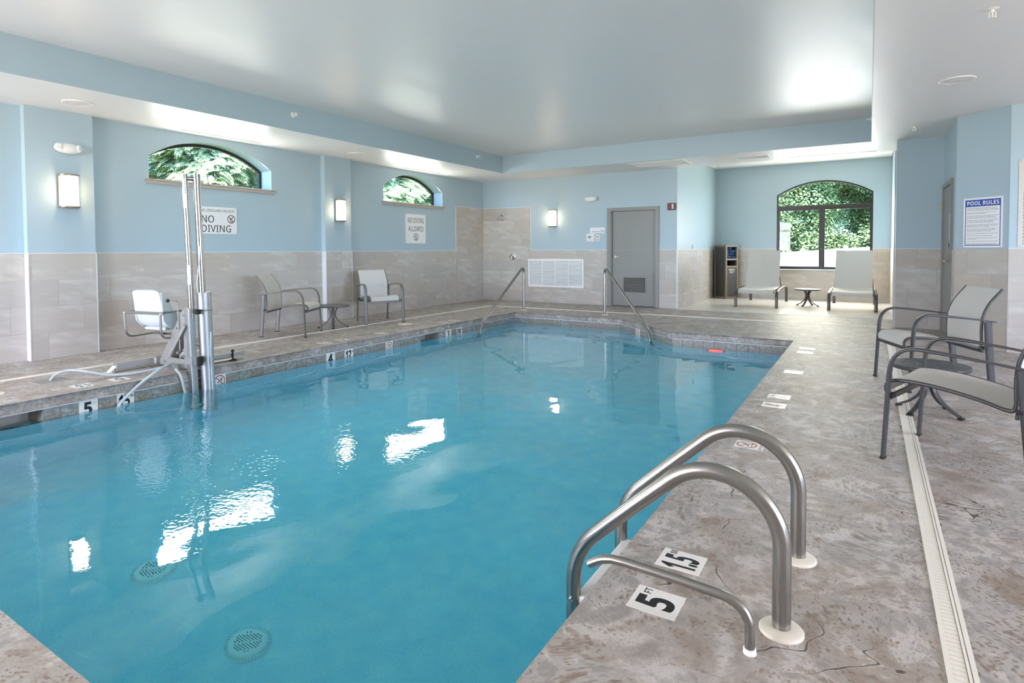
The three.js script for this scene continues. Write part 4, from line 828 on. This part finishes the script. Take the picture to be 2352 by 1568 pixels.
{ // hoses of the lift
  const hm = mat(0xa9b4ba, 0.5);
  tag(obj('lift_hose', tube(smooth([V(-6.72, 0.0, -2.43), V(-6.71, 0.05, -2.47), V(-6.66, 0.085, -2.56), V(-6.52, 0.07, -2.66), V(-6.4, 0.025, -2.8), V(-6.3, 0.02, -2.95), V(-6.24, 0.03, -3.08), V(-6.18, 0.05, -3.22)], 60), 0.0135, 12), hm), 'grey hose curving from the deck box to the pool lift', 'hose');
  tag(obj('lift_hose', tube(smooth([V(-6.16, 0.07, -3.25), V(-6.05, 0.07, -3.12), V(-5.99, 0.02, -2.98), V(-5.97, -0.06, -2.84), V(-5.95, -0.2, -2.68), V(-5.88, -0.32, -2.64), V(-5.72, -0.42, -2.8), V(-5.66, -0.5, -3.05), V(-5.75, -0.62, -3.35)], 60), 0.0145, 12), mat(0xc2cdd3, 0.5)), 'pale blue grey hose hanging from the pool lift into the water', 'hose');
  tag(obj('lift_hose', tube(smooth([V(-6.13, 0.05, -3.28), V(-6.06, 0.03, -3.27), V(-5.97, -0.03, -3.27), V(-5.95, -0.2, -3.3), V(-5.94, -0.45, -3.4), V(-5.95, -0.8, -3.45)], 40), 0.0145, 12), mat(0xb9c4bd, 0.5)), 'short grey hose dropping beside the pool lift mast', 'hose');
  tag(obj('lift_hose', tube(smooth([V(-5.855, 0.4, -3.53), V(-5.85, 0.34, -3.525), V(-5.845, 0.2, -3.515), V(-5.842, 0.0, -3.52), V(-5.84, -0.3, -3.53), V(-5.845, -0.6, -3.54)], 40), 0.009, 10), mat(0xa8bcc8, 0.4)), 'thin blue hose running down the front of the lift cylinder', 'hose');
  const t = thing('deck_box', 'grey square cover in the deck where the lift hose ends', 'deck box', [-6.72, 0, -2.44], 0.05);
  obj('cover', rbox(0.2, 0.012, 0.26, 0.003, 0, -0.002, 0), mat(0x8b8d8b, 0.6), t); obj('rim', [box(0.215, 0.008, 0.008, 0, 0, 0.134), box(0.215, 0.008, 0.008, 0, 0, -0.134), box(0.008, 0.008, 0.27, 0.104, 0, 0), box(0.008, 0.008, 0.27, -0.104, 0, 0)], M.sill, t);
}

// ---------------------------------------------------------------- wall lamps
const glowM = mat(0xfff4e2, 0.5, { emissive: lin(1.0, 0.9, 0.74), emissiveIntensity: 3.2 });
const bronze = mat(0x8c8178, 0.4, { metalness: 0.5 });
function sconce(pos, turn, label) {
  const t = thing('wall_sconce', label, 'wall lamp', pos, turn), w = 0.2, d = 0.095, h = 0.37;
  const half = (hw, dd) => { const s = new THREE.Shape(); s.moveTo(-hw, 0); s.lineTo(hw, 0); s.lineTo(hw, dd * 0.45); s.quadraticCurveTo(hw * 0.7, dd, 0, dd); s.quadraticCurveTo(-hw * 0.7, dd, -hw, dd * 0.45); s.closePath(); return s; };
  const upright = (g) => { g.rotateX(LW); return g; }; // (x, y) outline -> (x, z), extruded downwards
  obj('back_plate', rbox(w + 0.01, h + 0.02, 0.016, 0.003, 0, 0, 0.008), bronze, t);
  obj('diffuser', upright(extrude(half(w / 2 - 0.012, d - 0.008), h - 0.03)).translate(0, (h - 0.03) / 2, 0.012), glowM, t);
  for (const y of [h / 2 + 0.012, -h / 2 + 0.008]) obj('end_cap', upright(extrude(half(w / 2, d + 0.006), 0.016, 0.002, 1)).translate(0, y, 0.006), bronze, t);
  const l = new THREE.PointLight(0xffd49c, 0.24); l.name = 'sconce_light'; l.position.set(0, 0, d + 0.03); l.castShadow = true; l.shadow.radius = 4; t.add(l);
  return t;
}
sconce([PX, 1.957, -3.165], LW, 'glowing wall lamp on the pilaster next to the pool lift');
sconce([PX, 1.953, -7.32], LW, 'glowing wall lamp on the pilaster behind the wall-side armchairs');
sconce([-6.247, 1.955, B], 0, 'glowing wall lamp on the end wall above the white grille');
// ---------------------------------------------------------------- emergency lights
const lampGlass = mat(0xc9cdc8, 0.2, { metalness: 0.3 });
function emergency(pos, turn, w, label) {
  const t = thing('emergency_light', label, 'emergency light', pos, turn);
  const body = new THREE.SphereGeometry(1, 32, 20); body.scale(w / 2, 0.062, 0.055); body.translate(0, 0, 0.03);
  obj('housing', body, M.whitePlastic, t); obj('back_plate', rbox(w * 0.62, 0.09, 0.02, 0.006, 0, 0, 0.01), M.whitePlastic, t);
  for (const s of [-1, 1]) { const g = rot(lathe([[0.0001, 0.03], [0.025, 0.028], [0.042, 0.016], [0.046, 0]], 24), LW).rotateY(s * 0.55).translate(s * (w / 2 - 0.045), 0.006, 0.048); const head = obj('lamp_head', g, M.whitePlastic, t); const dots = []; for (let i = 0; i < 12; i++) { const a = i / 12 * 6.283, r = i % 2 ? 0.028 : 0.015; dots.push(new THREE.SphereGeometry(0.007, 8, 6).translate(Math.cos(a) * r, Math.sin(a) * r, 0.029 - r * 0.25)); } obj('lens', mergeGeometries(dots).rotateY(s * 0.55).translate(s * (w / 2 - 0.045), 0.006, 0.05), lampGlass, head); }
}
emergency([PX, 2.46, -3.165], LW, 0.29, 'white twin emergency light above the wall lamp by the pool lift');
emergency([-5.295, 2.355, B], 0, 0.32, 'white twin emergency light on the end wall left of the grey door');
// ---------------------------------------------------------------- signs
const plate = (w, h) => rbox(w, h, 0.006, 0.002, 0, 0, 0.003, 1);
function sign(name, w, h, pos, turn, tex, label, border = 0xf0f0ee) {
  const t = thing(name, label, 'sign', pos, turn);
  obj('sign_board', plate(w, h), mat(border, 0.35), t);
  obj('sign_print', tr(new THREE.PlaneGeometry(w - 0.004, h - 0.004), 0, 0, 0.0066), mat(0xffffff, 0.35, { map: tex }), t);
  const sc = []; for (const sx of [-1, 1]) for (const sy of [-1, 1]) sc.push(rot(cyl(0.004, 0.003, 0, 0, 0, 10), LW).translate(sx * (w / 2 - 0.018), sy * (h / 2 - 0.018), 0.008)); obj('screws', sc, M.frame, t);
  return t;
}
function diver(g, cx, cy, r, lw) { // ring, slash and a small diving figure over water
  g.lineWidth = lw; g.strokeStyle = '#222'; g.fillStyle = '#222'; g.lineCap = 'round';
  g.beginPath(); g.arc(cx, cy, r, 0, 7); g.stroke(); g.beginPath(); g.moveTo(cx - r * 0.7, cy - r * 0.7); g.lineTo(cx + r * 0.7, cy + r * 0.7); g.stroke();
  g.beginPath(); g.moveTo(cx + r * 0.5, cy - r * 0.62); g.lineTo(cx + r * 0.1, cy - r * 0.1); g.lineTo(cx - r * 0.3, cy + r * 0.15); g.moveTo(cx + r * 0.1, cy - r * 0.1); g.lineTo(cx - r * 0.4, cy - r * 0.12); g.stroke();
  g.beginPath(); g.arc(cx - r * 0.38, cy + r * 0.3, r * 0.09, 0, 7); g.fill(); g.beginPath(); g.ellipse(cx, cy + r * 0.62, r * 0.45, r * 0.12, 0, 0, 7); g.fill();
}
sign('no_lifeguard_sign', 0.6, 0.395, [A, 1.693, -5.09], LW, canvasTex(1200, 790, (g, w, h) => {
  g.fillStyle = '#eceded'; g.fillRect(0, 0, w, h); g.fillStyle = '#222'; g.textBaseline = 'alphabetic'; g.font = '108px sans-serif'; g.fillText('NO LIFEGUARD ON DUTY', 70, 146, 1060);
  g.font = '285px sans-serif'; g.fillText('NO', 70, 460, 430); g.fillText('DIVING', 70, 740, 1060); diver(g, 1020, 345, 118, 20);
}), 'white sign reading NO LIFEGUARD ON DUTY NO DIVING behind the lift mast');
sign('no_diving_sign', 0.635, 0.615, [A, 1.688, -9.5], LW, canvasTex(1000, 970, (g, w, h) => {
  g.fillStyle = '#eceded'; g.fillRect(0, 0, w, h); g.fillStyle = '#222'; g.textAlign = 'center'; g.font = '235px sans-serif'; g.fillText('NO DIVING', w / 2, 285, 830); g.fillText('ALLOWED', w / 2 + 10, 565, 780); diver(g, w / 2, 755, 112, 17);
}), 'white sign reading NO DIVING ALLOWED under the eyebrow window');
sign('mechanical_room_sign', 0.353, 0.128, [-5.143, 1.655, B], 0, canvasTex(706, 256, (g, w, h) => { g.fillStyle = '#e9eaee'; g.fillRect(0, 0, w, h); g.fillStyle = '#5a5fa8'; g.font = 'bold 62px sans-serif'; g.textAlign = 'right'; g.fillText('POOL', 670, 150, 160); g.fillText('ROOM', 674, 206, 172); g.fillText('MECHANICAL', 474, 206, 400); }), 'small white POOL MECHANICAL ROOM sign left of the grey door');
const rules = ['Any person showing evidence of any communicable skin', 'disease, sore or inflamed eyes, cold, nasal or ear discharges,', 'or any other communicable disease shall be denied admission.', '', 'Any person with excessive sunburn, open blisters, cuts, or', 'bandages shall be denied admission.', '', 'Do not enter the water if you are experiencing or recovering', 'from diarrhea or have had any signs or symptoms of a', 'gastrointestinal (stomach) disease in the past seven days.', '', 'All children in diapers must wear diapers specially designed', 'for immersion in water (such as swimming diapers).', 'Do not wash out soiled diapers in the bathing water.', '', 'Children should be encouraged to use the restroom before', 'entering the water. Immediately report any "accidents" you', 'observe in the bathing waters to a lifeguard.', '', 'No animals, except for service animals, shall be allowed in', 'the swimming pool, wading pool, hot tub, or spa areas,', 'dressing rooms, or other parts of the enclosure.', '', 'Glass containers shall be prohibited in food and drink areas.', '', 'All persons shall shower before entering the water.', '', 'Conduct which endangers the safety and comfort of others', 'shall be prohibited.', '', 'Outdoor bathing shall be prohibited during an electrical storm.', '', 'Persons suspected of being under the influence of drugs or', 'alcohol shall be prohibited from entering the water.'];
const ang = Math.atan2(-0.689, 0.725);
sign('pool_rules_sign', 0.465, 0.612, [0.935 + 0.725 * 0.335, 1.546, -9.355 + 0.689 * 0.335], ang, canvasTex(920, 1212, (g, w, h) => {
  g.fillStyle = '#f4f5f6'; g.fillRect(0, 0, w, h); g.fillStyle = '#2747a8'; g.fillRect(42, 42, w - 84, h - 84); g.fillStyle = '#f4f5f6'; g.fillRect(60, 210, w - 120, h - 270);
  g.font = 'bold 138px sans-serif'; g.textAlign = 'center'; g.fillText('POOL RULES', w / 2, 176, 770);
  g.fillStyle = '#34363a'; g.textAlign = 'left'; g.font = '27px sans-serif'; rules.forEach((t, i) => g.fillText(t, 88, 256 + i * 27.2, 750));
}), 'white and blue POOL RULES sign on the angled wall');
sign('notice_sign', 0.62, 1.02, [1.78, 1.752, -8.91], 0, canvasTex(620, 1020, (g, w, h) => {
  g.fillStyle = '#d3d0c8'; g.fillRect(0, 0, w, h); g.fillStyle = '#4a4a48'; g.font = '38px sans-serif'; ['N', 'N', 'M', 'O', 'fo', 'N', 'A', 'G', 'Pe', 'sh', 'Sh', 'Pe', 'Sh', 'No', 'Re', 'ma', 'In'].forEach((t, i) => g.fillText(t, 42, 402 + i * 37));
}), 'tall beige notice board to the side of the pool rules sign', 0xd3d0c8);
// ---------------------------------------------------------------- small fittings on the end wall
{
  const t = thing('fire_alarm', 'dark red fire alarm horn and strobe beside the grey door', 'fire alarm', [-3.485, 2.112, B], 0), red = mat(0x5e1717, 0.4);
  obj('housing', rbox(0.165, 0.145, 0.045, 0.008, 0, 0, 0.022), red, t); obj('strobe_lens', rbox(0.036, 0.1, 0.03, 0.006, 0.028, 0, 0.05), mat(0xd8d8d6, 0.15), t); obj('side_tab', rbox(0.02, 0.03, 0.03, 0.004, 0.088, -0.01, 0.03), red, t);
}
{
  const t = thing('thermostat', 'white programmable thermostat with a green display under the room sign', 'thermostat', [-5.304, 1.498, B], 0);
  obj('wall_plate', rbox(0.2, 0.168, 0.014, 0.006, 0, 0, 0.007), M.creamPale, t); obj('housing', rbox(0.165, 0.115, 0.03, 0.012, 0.008, 0.005, 0.026), M.whitePlastic, t); obj('display', box(0.082, 0.05, 0.002, -0.012, 0.012, 0.0415), mat(0x87978b, 0.3), t);
  obj('buttons', [box(0.012, 0.01, 0.003, 0.055, 0.03, 0.0415), box(0.012, 0.01, 0.003, 0.055, -0.002, 0.0415), box(0.012, 0.01, 0.003, 0.068, 0.014, 0.0415), box(0.07, 0.006, 0.003, -0.012, -0.03, 0.0415)], M.sill, t);
}
{
  const t = thing('dial_switch', 'small white dial control next to the thermostat', 'switch', [-5.131, 1.491, B], 0);
  obj('plate', rbox(0.1, 0.135, 0.012, 0.005, 0, 0, 0.006), M.whitePlastic, t); obj('recess', rbox(0.056, 0.1, 0.006, 0.004, -0.002, -0.002, 0.013), M.sill, t); obj('dial', rot(lathe([[0.0001, 0.022], [0.02, 0.021], [0.023, 0.012], [0.023, 0]], 24), LW).translate(-0.002, -0.016, 0.014), M.whitePlastic, t);
}
tag(obj('wall_box', rbox(0.03, 0.1, 0.014, 0.004, -3.373, 1.29, -13.24), M.white), 'slim white control box on the alcove side wall above the tiles', 'wall box');
{
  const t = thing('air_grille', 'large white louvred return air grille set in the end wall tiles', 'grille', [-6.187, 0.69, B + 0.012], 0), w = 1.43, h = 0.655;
  const s = shapeRect(-w / 2, w / 2, -h / 2, h / 2); s.holes.push(rectPath(THREE.Path, -w / 2 + 0.04, w / 2 - 0.04, -h / 2 + 0.04, h / 2 - 0.04));
  obj('grille_frame', extrude(s, 0.012, 0.003), M.white, t); obj('backing', box(w - 0.05, h - 0.05, 0.002, 0, 0, 0.001), M.ductShade || (M.ductShade = mat(0x9a9c9c, 0.7)), t);  // backing sheet: its grey stands in for the shade of the duct
  for (const x of [-1, 0, 1]) obj('grille_bar', rbox(0.014, h - 0.07, 0.014, 0.002, x * (w - 0.08) / 4, 0, 0.008), M.white, t);
  for (let k = 0; k < 4; k++) { const b = []; for (let i = 0; i < 27; i++) b.push(rot(box((w - 0.08) / 4 - 0.014, 0.0185, 0.0015), 0.38 + rr(-0.14, 0.14), 0, rr(-0.006, 0.006)).translate(-w / 2 + 0.04 + (k + 0.5) * (w - 0.08) / 4, -h / 2 + 0.05 + i * 0.0215, 0.008)); const o = obj('louvres', b, M.white, t); o.userData.kind = 'stuff'; }
}
{
  const t = thing('wall_shower', 'chrome shower head on the tiled corner', 'shower head', [-7.61, 2.085, B + 0.012], 0);
  obj('flange', rot(lathe([[0.0001, 0.014], [0.02, 0.013], [0.034, 0.004], [0.036, 0]], 24), LW), M.chrome, t); obj('arm', tube(fillet([V(0, 0, 0), V(-0.01, 0.005, 0.07), V(-0.03, -0.06, 0.13)], 0.04), 0.011, 12), M.chrome, t);
  obj('spray_head', (() => { const g = lathe([[0.012, 0.05], [0.016, 0.03], [0.036, 0.008], [0.038, 0], [0.0001, 0]], 24); g.rotateX(-0.55); g.rotateZ(-0.3); g.translate(-0.045, -0.125, 0.16); return g; })(), M.chrome, t);
}
{
  const t = thing('shower_valve', 'round chrome shower valve with a lever below the shower head', 'shower valve', [-7.34, 1.071, B + 0.012], 0);
  obj('escutcheon', rot(lathe([[0.0001, 0.014], [0.06, 0.013], [0.08, 0.006], [0.084, 0]], 40), LW), M.chrome, t); obj('hub', rot(cyl(0.026, 0.05, 0, 0, 0, 20), LW).translate(0, 0, 0.035), M.chrome, t); obj('lever', rbox(0.02, 0.07, 0.014, 0.005, 0.006, -0.03, 0.06), M.chrome, t);
}
// ---------------------------------------------------------------- ceiling fittings
for (const [x, z, l] of [[-7.53, -3.06, 'round white ceiling speaker near the lift-side pilaster'], [-7.526, -7.205, 'round white ceiling speaker over the wall-side armchairs'], [0.72, -7.28, 'round white ceiling speaker over the chairs by the side door']]) {
  const t = thing('ceiling_speaker', l, 'speaker', [x, S, z]);
  obj('rim', lathe([[0.15, 0], [0.152, -0.006], [0.14, -0.011], [0.118, -0.008], [0.116, -0.003]], 48), M.white, t); obj('mesh_cover', lathe([[0.0001, -0.014], [0.06, -0.013], [0.117, -0.004]], 40), mat(0xe4e4e2, 0.6), t); obj('badge', cyl(0.006, 0.004, 0, -0.015, 0, 10), M.sill, t);
}
function sprinkler(pos, rx, turn, label) {
  const t = thing('sprinkler', label, 'sprinkler', pos, turn); const up = (g) => { if (rx) g.rotateX(rx); return g; };
  obj('escutcheon', up(lathe([[0.0001, -0.006], [0.026, -0.006], [0.038, -0.001], [0.038, 0]], 28)), M.white, t);
  obj('sprinkler_frame', up(mergeGeometries([cyl(0.01, 0.02, 0, -0.014, 0, 12).toNonIndexed(), box(0.005, 0.045, 0.006, 0.018, -0.04, 0).toNonIndexed(), box(0.005, 0.045, 0.006, -0.018, -0.04, 0).toNonIndexed(), box(0.04, 0.006, 0.006, 0, -0.02, 0).toNonIndexed(), cyl(0.004, 0.04, 0, -0.04, 0, 8).toNonIndexed()])), M.white, t);
  obj('deflector', up(cyl(0.024, 0.003, 0, -0.064, 0, 20)), M.white, t);
}
sprinkler([-7.548, S, -5.346], 0, 0, 'pendent sprinkler in the soffit before the eyebrow window by the lift');
sprinkler([-7.43, S, -9.71], 0, 0, 'pendent sprinkler in the soffit before the shower-side window');
sprinkler([0.709, S, -5.256], 0, 0, 'pendent sprinkler over the perforated table');
sprinkler([0.502, S, -9.74], 0, 0, 'pendent sprinkler in the soffit near the side door');
sprinkler([-2.62, S, -11.93], 0, 0, 'pendent sprinkler at the mouth of the lounger alcove');
sprinkler([TX0 + 0.008, 3.12, -5.353], -LW, LW, 'side wall sprinkler on the blue fascia over the lift side');
sprinkler([TX0 + 0.008, 3.13, -9.8], -LW, LW, 'side wall sprinkler on the blue fascia near the shower corner');
sprinkler([TX1 - 0.008, 3.13, -10.1], -LW, -LW, 'side wall sprinkler on the blue fascia near the side door');
function slotDiffuser(pos, len, turn, label) { const t = thing('slot_diffuser', label, 'air diffuser', pos, turn); obj('diffuser_frame', [box(len, 0.005, 0.012, 0, -0.0025, 0.035), box(len, 0.005, 0.012, 0, -0.0025, -0.035), box(len, 0.005, 0.008, 0, -0.0025, 0), box(0.012, 0.005, 0.08, len / 2, -0.0025, 0), box(0.012, 0.005, 0.08, -len / 2, -0.0025, 0)], M.white, t); obj('slot', box(len, 0.001, 0.06, 0, -0.0006, 0), M.ductShade, t); }  // the slot is a flat sheet, shade inside it put into the grey
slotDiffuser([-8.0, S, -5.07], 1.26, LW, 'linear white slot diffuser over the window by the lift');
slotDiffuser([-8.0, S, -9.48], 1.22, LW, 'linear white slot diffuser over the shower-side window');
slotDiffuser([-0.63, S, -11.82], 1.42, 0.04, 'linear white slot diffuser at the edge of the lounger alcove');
function ceilingGrille(pos, w, d, label, panels) {
  const t = thing('ceiling_grille', label, 'air grille', pos), s = shapeRect(-w / 2, w / 2, -d / 2, d / 2); s.holes.push(rectPath(THREE.Path, -w / 2 + 0.03, w / 2 - 0.03, -d / 2 + 0.03, d / 2 - 0.03)); const g = extrude(s, 0.006, 0.001); g.rotateX(LW);
  obj('grille_frame', g, M.white, t); const b = []; for (let z = -d / 2 + 0.04; z < d / 2 - 0.03; z += 0.018) b.push(rot(box(w - 0.06, 0.012, 0.0015), 0.8).translate(0, -0.004, z)); const l = obj('louvres', b, M.white, t); l.userData.kind = 'stuff'; obj('backing', box(w - 0.05, 0.001, d - 0.05, 0, -0.0008, 0), panels, t);
}
ceilingGrille([-3.51, S, -11.25], 1.09, 0.62, 'large ceiling grille in the soffit before the grey door', M.sill);
ceilingGrille([-1.82, S, -11.39], 0.56, 0.37, 'small ceiling grille in the soffit at the alcove', M.white);

// ---------------------------------------------------------------- outdoors
{
  const s = shapeRect(-70, 70, -80, 60); s.holes.push(rectPath(THREE.Path, -8.45, RX + 0.2, -15.8, NEARZ + 0.25));
  const g = flat(s, 0.3, -0.3); struct('ground', metreUV(g), mat(0xffffff, 0.95, { map: rep(dataTex(256, 256, (() => { const f = tileable((u, v) => fbm(u * 8, v * 8, 4, 300)); return (u, v) => { const k = f(u, v); return [0.36 + k * 0.12, 0.43 + k * 0.14, 0.24 + k * 0.08]; }; })(), { srgb: true }), 3) }), 'mown lawn round the building', 'lawn');
  struct('roof', boxAt(-9.2, RX + 0.8, H, H + 0.15, -16.4, NEARZ + 0.9), M.white, 'flat roof with a short overhang', 'roof');
}
{ // white vinyl fence behind the alcove window, climbing to the right
  const fm = mat(0xf4f5f6, 0.35), yTop = (x) => 1.1 + (x + 2.3) * 0.07;
  const f = thing('vinyl_fence', 'white vinyl privacy fence outside the alcove window', 'fence', [0, 0, -20]);
  for (let i = -4; i <= 4; i++) {
    const x = -1.75 + i * 1.15, y = yTop(x);
    obj('post', box(0.12, y + 0.55, 0.12, x, (y + 0.55) / 2 - 0.5, 0), fm, f); obj('post_cap', new THREE.ConeGeometry(0.1, 0.06, 4).rotateY(Math.PI / 4).translate(x, y + 0.08, 0), fm, f);
    if (i < 4) { const x1 = x + 1.15, a = yTop(x) - 0.03, b = yTop(x1) - 0.03;
      for (let k = 0; k < 7; k++) { const p = x + 0.06 + k * 0.147, q = p + 0.144, yp = a + (b - a) * (k / 7), s = new THREE.Shape(); s.moveTo(p, -0.45); s.lineTo(q, -0.45); s.lineTo(q, yp + 0.01); s.lineTo(p, yp); s.closePath(); obj('board', extrude(s, 0.02), fm, f); }
      obj('rail', sweep([V(x + 0.06, a, 0.01), V(x1 - 0.06, b, 0.01)], 0.035, 0.045, V(0, 1, 0), { n: 8, power: 0.3 }), fm, f); obj('rail', sweep([V(x + 0.06, -0.3, 0.01), V(x1 - 0.06, -0.3, 0.01)], 0.035, 0.05, V(0, 1, 0), { n: 8, power: 0.3 }), fm, f); }
  }
}
// leaf sprays as instanced geometry
function sprayGeo(n, len, wid, droop) { // a branchlet: pairs of pointed leaflets along a stem
  const p = []; const tri = (a, b, c) => p.push(...a, ...b, ...c);
  for (let i = 0; i < n; i++) { const t = i / n, x = t * len, l = wid * (1 - 0.65 * t), y = -droop * t * t; for (const s of [-1, 1]) { const tip = [x + l * 0.75, y - droop * 0.3, s * l], m1 = [x + l * 0.28, y + l * 0.05, s * l * 0.55], m2 = [x + l * 0.55, y, s * l * 0.35]; tri([x, y, 0], m1, tip); tri([x, y, 0], tip, m2); } }
  tri([len * 0.9, -droop * 0.8, -wid * 0.12], [len * 0.9, -droop * 0.8, wid * 0.12], [len * 1.15, -droop * 1.2, 0]);
  const g = new THREE.BufferGeometry(); g.setAttribute('position', new THREE.Float32BufferAttribute(p, 3)); g.computeVertexNormals(); return g;
}
function leafGeo(n, spread, size) { // a twig of small pointed leaves
  const p = [];
  for (let i = 0; i < n; i++) {
    const a = i * 2.4, r = spread * Math.sqrt((i + 0.5) / n), c = V(Math.cos(a) * r, rr(-0.45, 0.45) * spread, Math.sin(a) * r), d = V(Math.cos(a + rr(-1, 1)), rr(-0.7, 0.3), Math.sin(a + rr(-1, 1))).normalize(), w = V(-d.z, rr(-0.5, 0.5), d.x).normalize().multiplyScalar(0.3), k = size * rr(0.7, 1.3);
    const at = (u, v) => { const q = c.clone().addScaledVector(d, u * k).addScaledVector(w, v * k); return [q.x, q.y, q.z]; };
    p.push(...at(0, 0), ...at(0.35, 1), ...at(0.75, 0.75), ...at(0, 0), ...at(0.75, 0.75), ...at(1.2, 0), ...at(0, 0), ...at(1.2, 0), ...at(0.75, -0.75), ...at(0, 0), ...at(0.75, -0.75), ...at(0.35, -1));
  }
  const g = new THREE.BufferGeometry(); g.setAttribute('position', new THREE.Float32BufferAttribute(p, 3)); g.computeVertexNormals(); return g;
}
const barkM = mat(0x5b4a3a, 0.95), leafMat = (c) => mat(c, 0.7, { side: THREE.DoubleSide });
const conifLeaf = leafMat(0xffffff), broadLeaf = leafMat(0xffffff);
function tree(name, label, [x, y, z], kind, h, rad, count, geo, m, cols, group) {
  const t = thing(name, label, 'tree', [x, y, z], 0, group);
  obj('trunk', sweep(smooth([V(0, -0.3, 0), V(rr(-0.1, 0.1), h * 0.35, rr(-0.1, 0.1)), V(rr(-0.2, 0.2), h * 0.75, rr(-0.2, 0.2)), V(0, h * 0.95, 0)], 14), 0.03 * h, 0.03 * h, V(1, 0, 0), { n: 10, scale: (u) => [1 - u * 0.85, 1 - u * 0.85] }), barkM, t);
  const im = new THREE.InstancedMesh(geo, m, count), d = new THREE.Object3D(), c = new THREE.Color();
  const lumps = Array.from({ length: kind === 'broad' ? 16 : 0 }, () => [rr(-0.7, 0.7), rr(0.35, 0.95), rr(-0.7, 0.7), rr(0.3, 0.5)]);
  for (let i = 0; i < count; i++) {
    let a = rnd() * 6.283, px, py, pz;
    if (kind === 'conifer') { py = rnd() ** 0.9; const tier = 0.8 + 0.2 * Math.sin(py * 40 + a * 3), r = rad * (1 - py * 0.72) * tier * (0.62 + 0.38 * Math.sqrt(rnd())); px = Math.cos(a) * r; pz = Math.sin(a) * r; d.position.set(px, py * h, pz); d.rotation.set(rr(-0.5, 0.5), -a + rr(-0.5, 0.5), rr(-0.75, 0.05), 'YXZ'); }
    else { const L = lumps[Math.floor(rnd() * lumps.length)], v = V(rr(-1, 1), rr(-1, 1), rr(-1, 1)).normalize().multiplyScalar(L[3] * (0.75 + 0.3 * rnd())); d.position.set((L[0] + v.x) * rad, (L[1] + v.y * 0.4) * h, (L[2] + v.z) * rad); d.rotation.set(rr(-0.9, 0.9), rnd() * 6.283, rr(-0.9, 0.9)); }
    d.scale.setScalar(rr(0.75, 1.3)); d.updateMatrix(); im.setMatrixAt(i, d.matrix);
    const k = rnd(); c.setRGB(...mixc(cols[0], cols[1], k)); im.setColorAt(i, c);
  }
  im.name = 'foliage'; im.userData.kind = 'stuff'; im.castShadow = im.receiveShadow = true; t.add(im);
  return t;
}
const sprayA = sprayGeo(8, 0.28, 0.11, 0.05), leafA = leafGeo(34, 0.3, 0.075);
const conifCol = [[0.27, 0.34, 0.14], [0.50, 0.55, 0.26]], broadCol = [[0.07, 0.10, 0.025], [0.21, 0.25, 0.06]];
for (const [x, z, h, r, l] of [[-12.1, -4.6, 6.2, 1.7, 'tall feathery cypress outside the wall, left of the lift mast'], [-12.0, -7.3, 6.6, 1.8, 'tall feathery cypress behind the window over the lift'], [-12.0, -12.6, 6.4, 1.8, 'tall feathery cypress behind the shower-side window'], [-12.2, -15.2, 6.0, 1.8, 'tall feathery cypress past the shower corner']]) tree('cypress_tree', l, [x, -0.3, z], 'conifer', h, r, 10000, sprayA, conifLeaf, conifCol, 'cypress trees along the outer wall');
for (const [x, z, h, r, n, l] of [[-4.6, -24.5, 6.5, 2.6, 3600, 'leafy tree behind the fence, on the cabinet side'], [-1.9, -26, 7.5, 3.0, 4200, 'leafy tree behind the fence, centred on the alcove window'], [1.4, -25.5, 7.0, 2.8, 3800, 'leafy tree behind the fence, on the side-door side'], [-7.5, -30, 9, 3.6, 4200, 'tall leafy tree far behind the fence on the cabinet side'], [-0.4, -32, 10, 4.2, 4800, 'tall leafy tree far behind the centred tree'], [5.5, -30, 9, 3.8, 4200, 'tall leafy tree far behind on the side-door side'], [-3.6, -36, 11, 4.6, 3000, 'large background tree seen through the alcove window'], [3.0, -37, 11, 4.6, 3000, 'large background tree at the far end of the garden']]) tree('leafy_tree', l, [x, -0.3, z], 'broad', h, r, n, leafA, broadLeaf, broadCol, 'trees behind the fence');
for (const [x, z, h, l] of [[-3.4, -22.6, 1.9, 'low bush just behind the fence, cabinet side'], [-0.9, -22.5, 1.8, 'low bush just behind the middle of the fence'], [0.9, -22.8, 2.1, 'low bush just behind the fence, side-door side']]) tree('garden_bush', l, [x, -0.3, z], 'broad', h, 1.0, 1100, leafA, broadLeaf, broadCol, 'bushes behind the fence');

renderer.render(scene, camera);
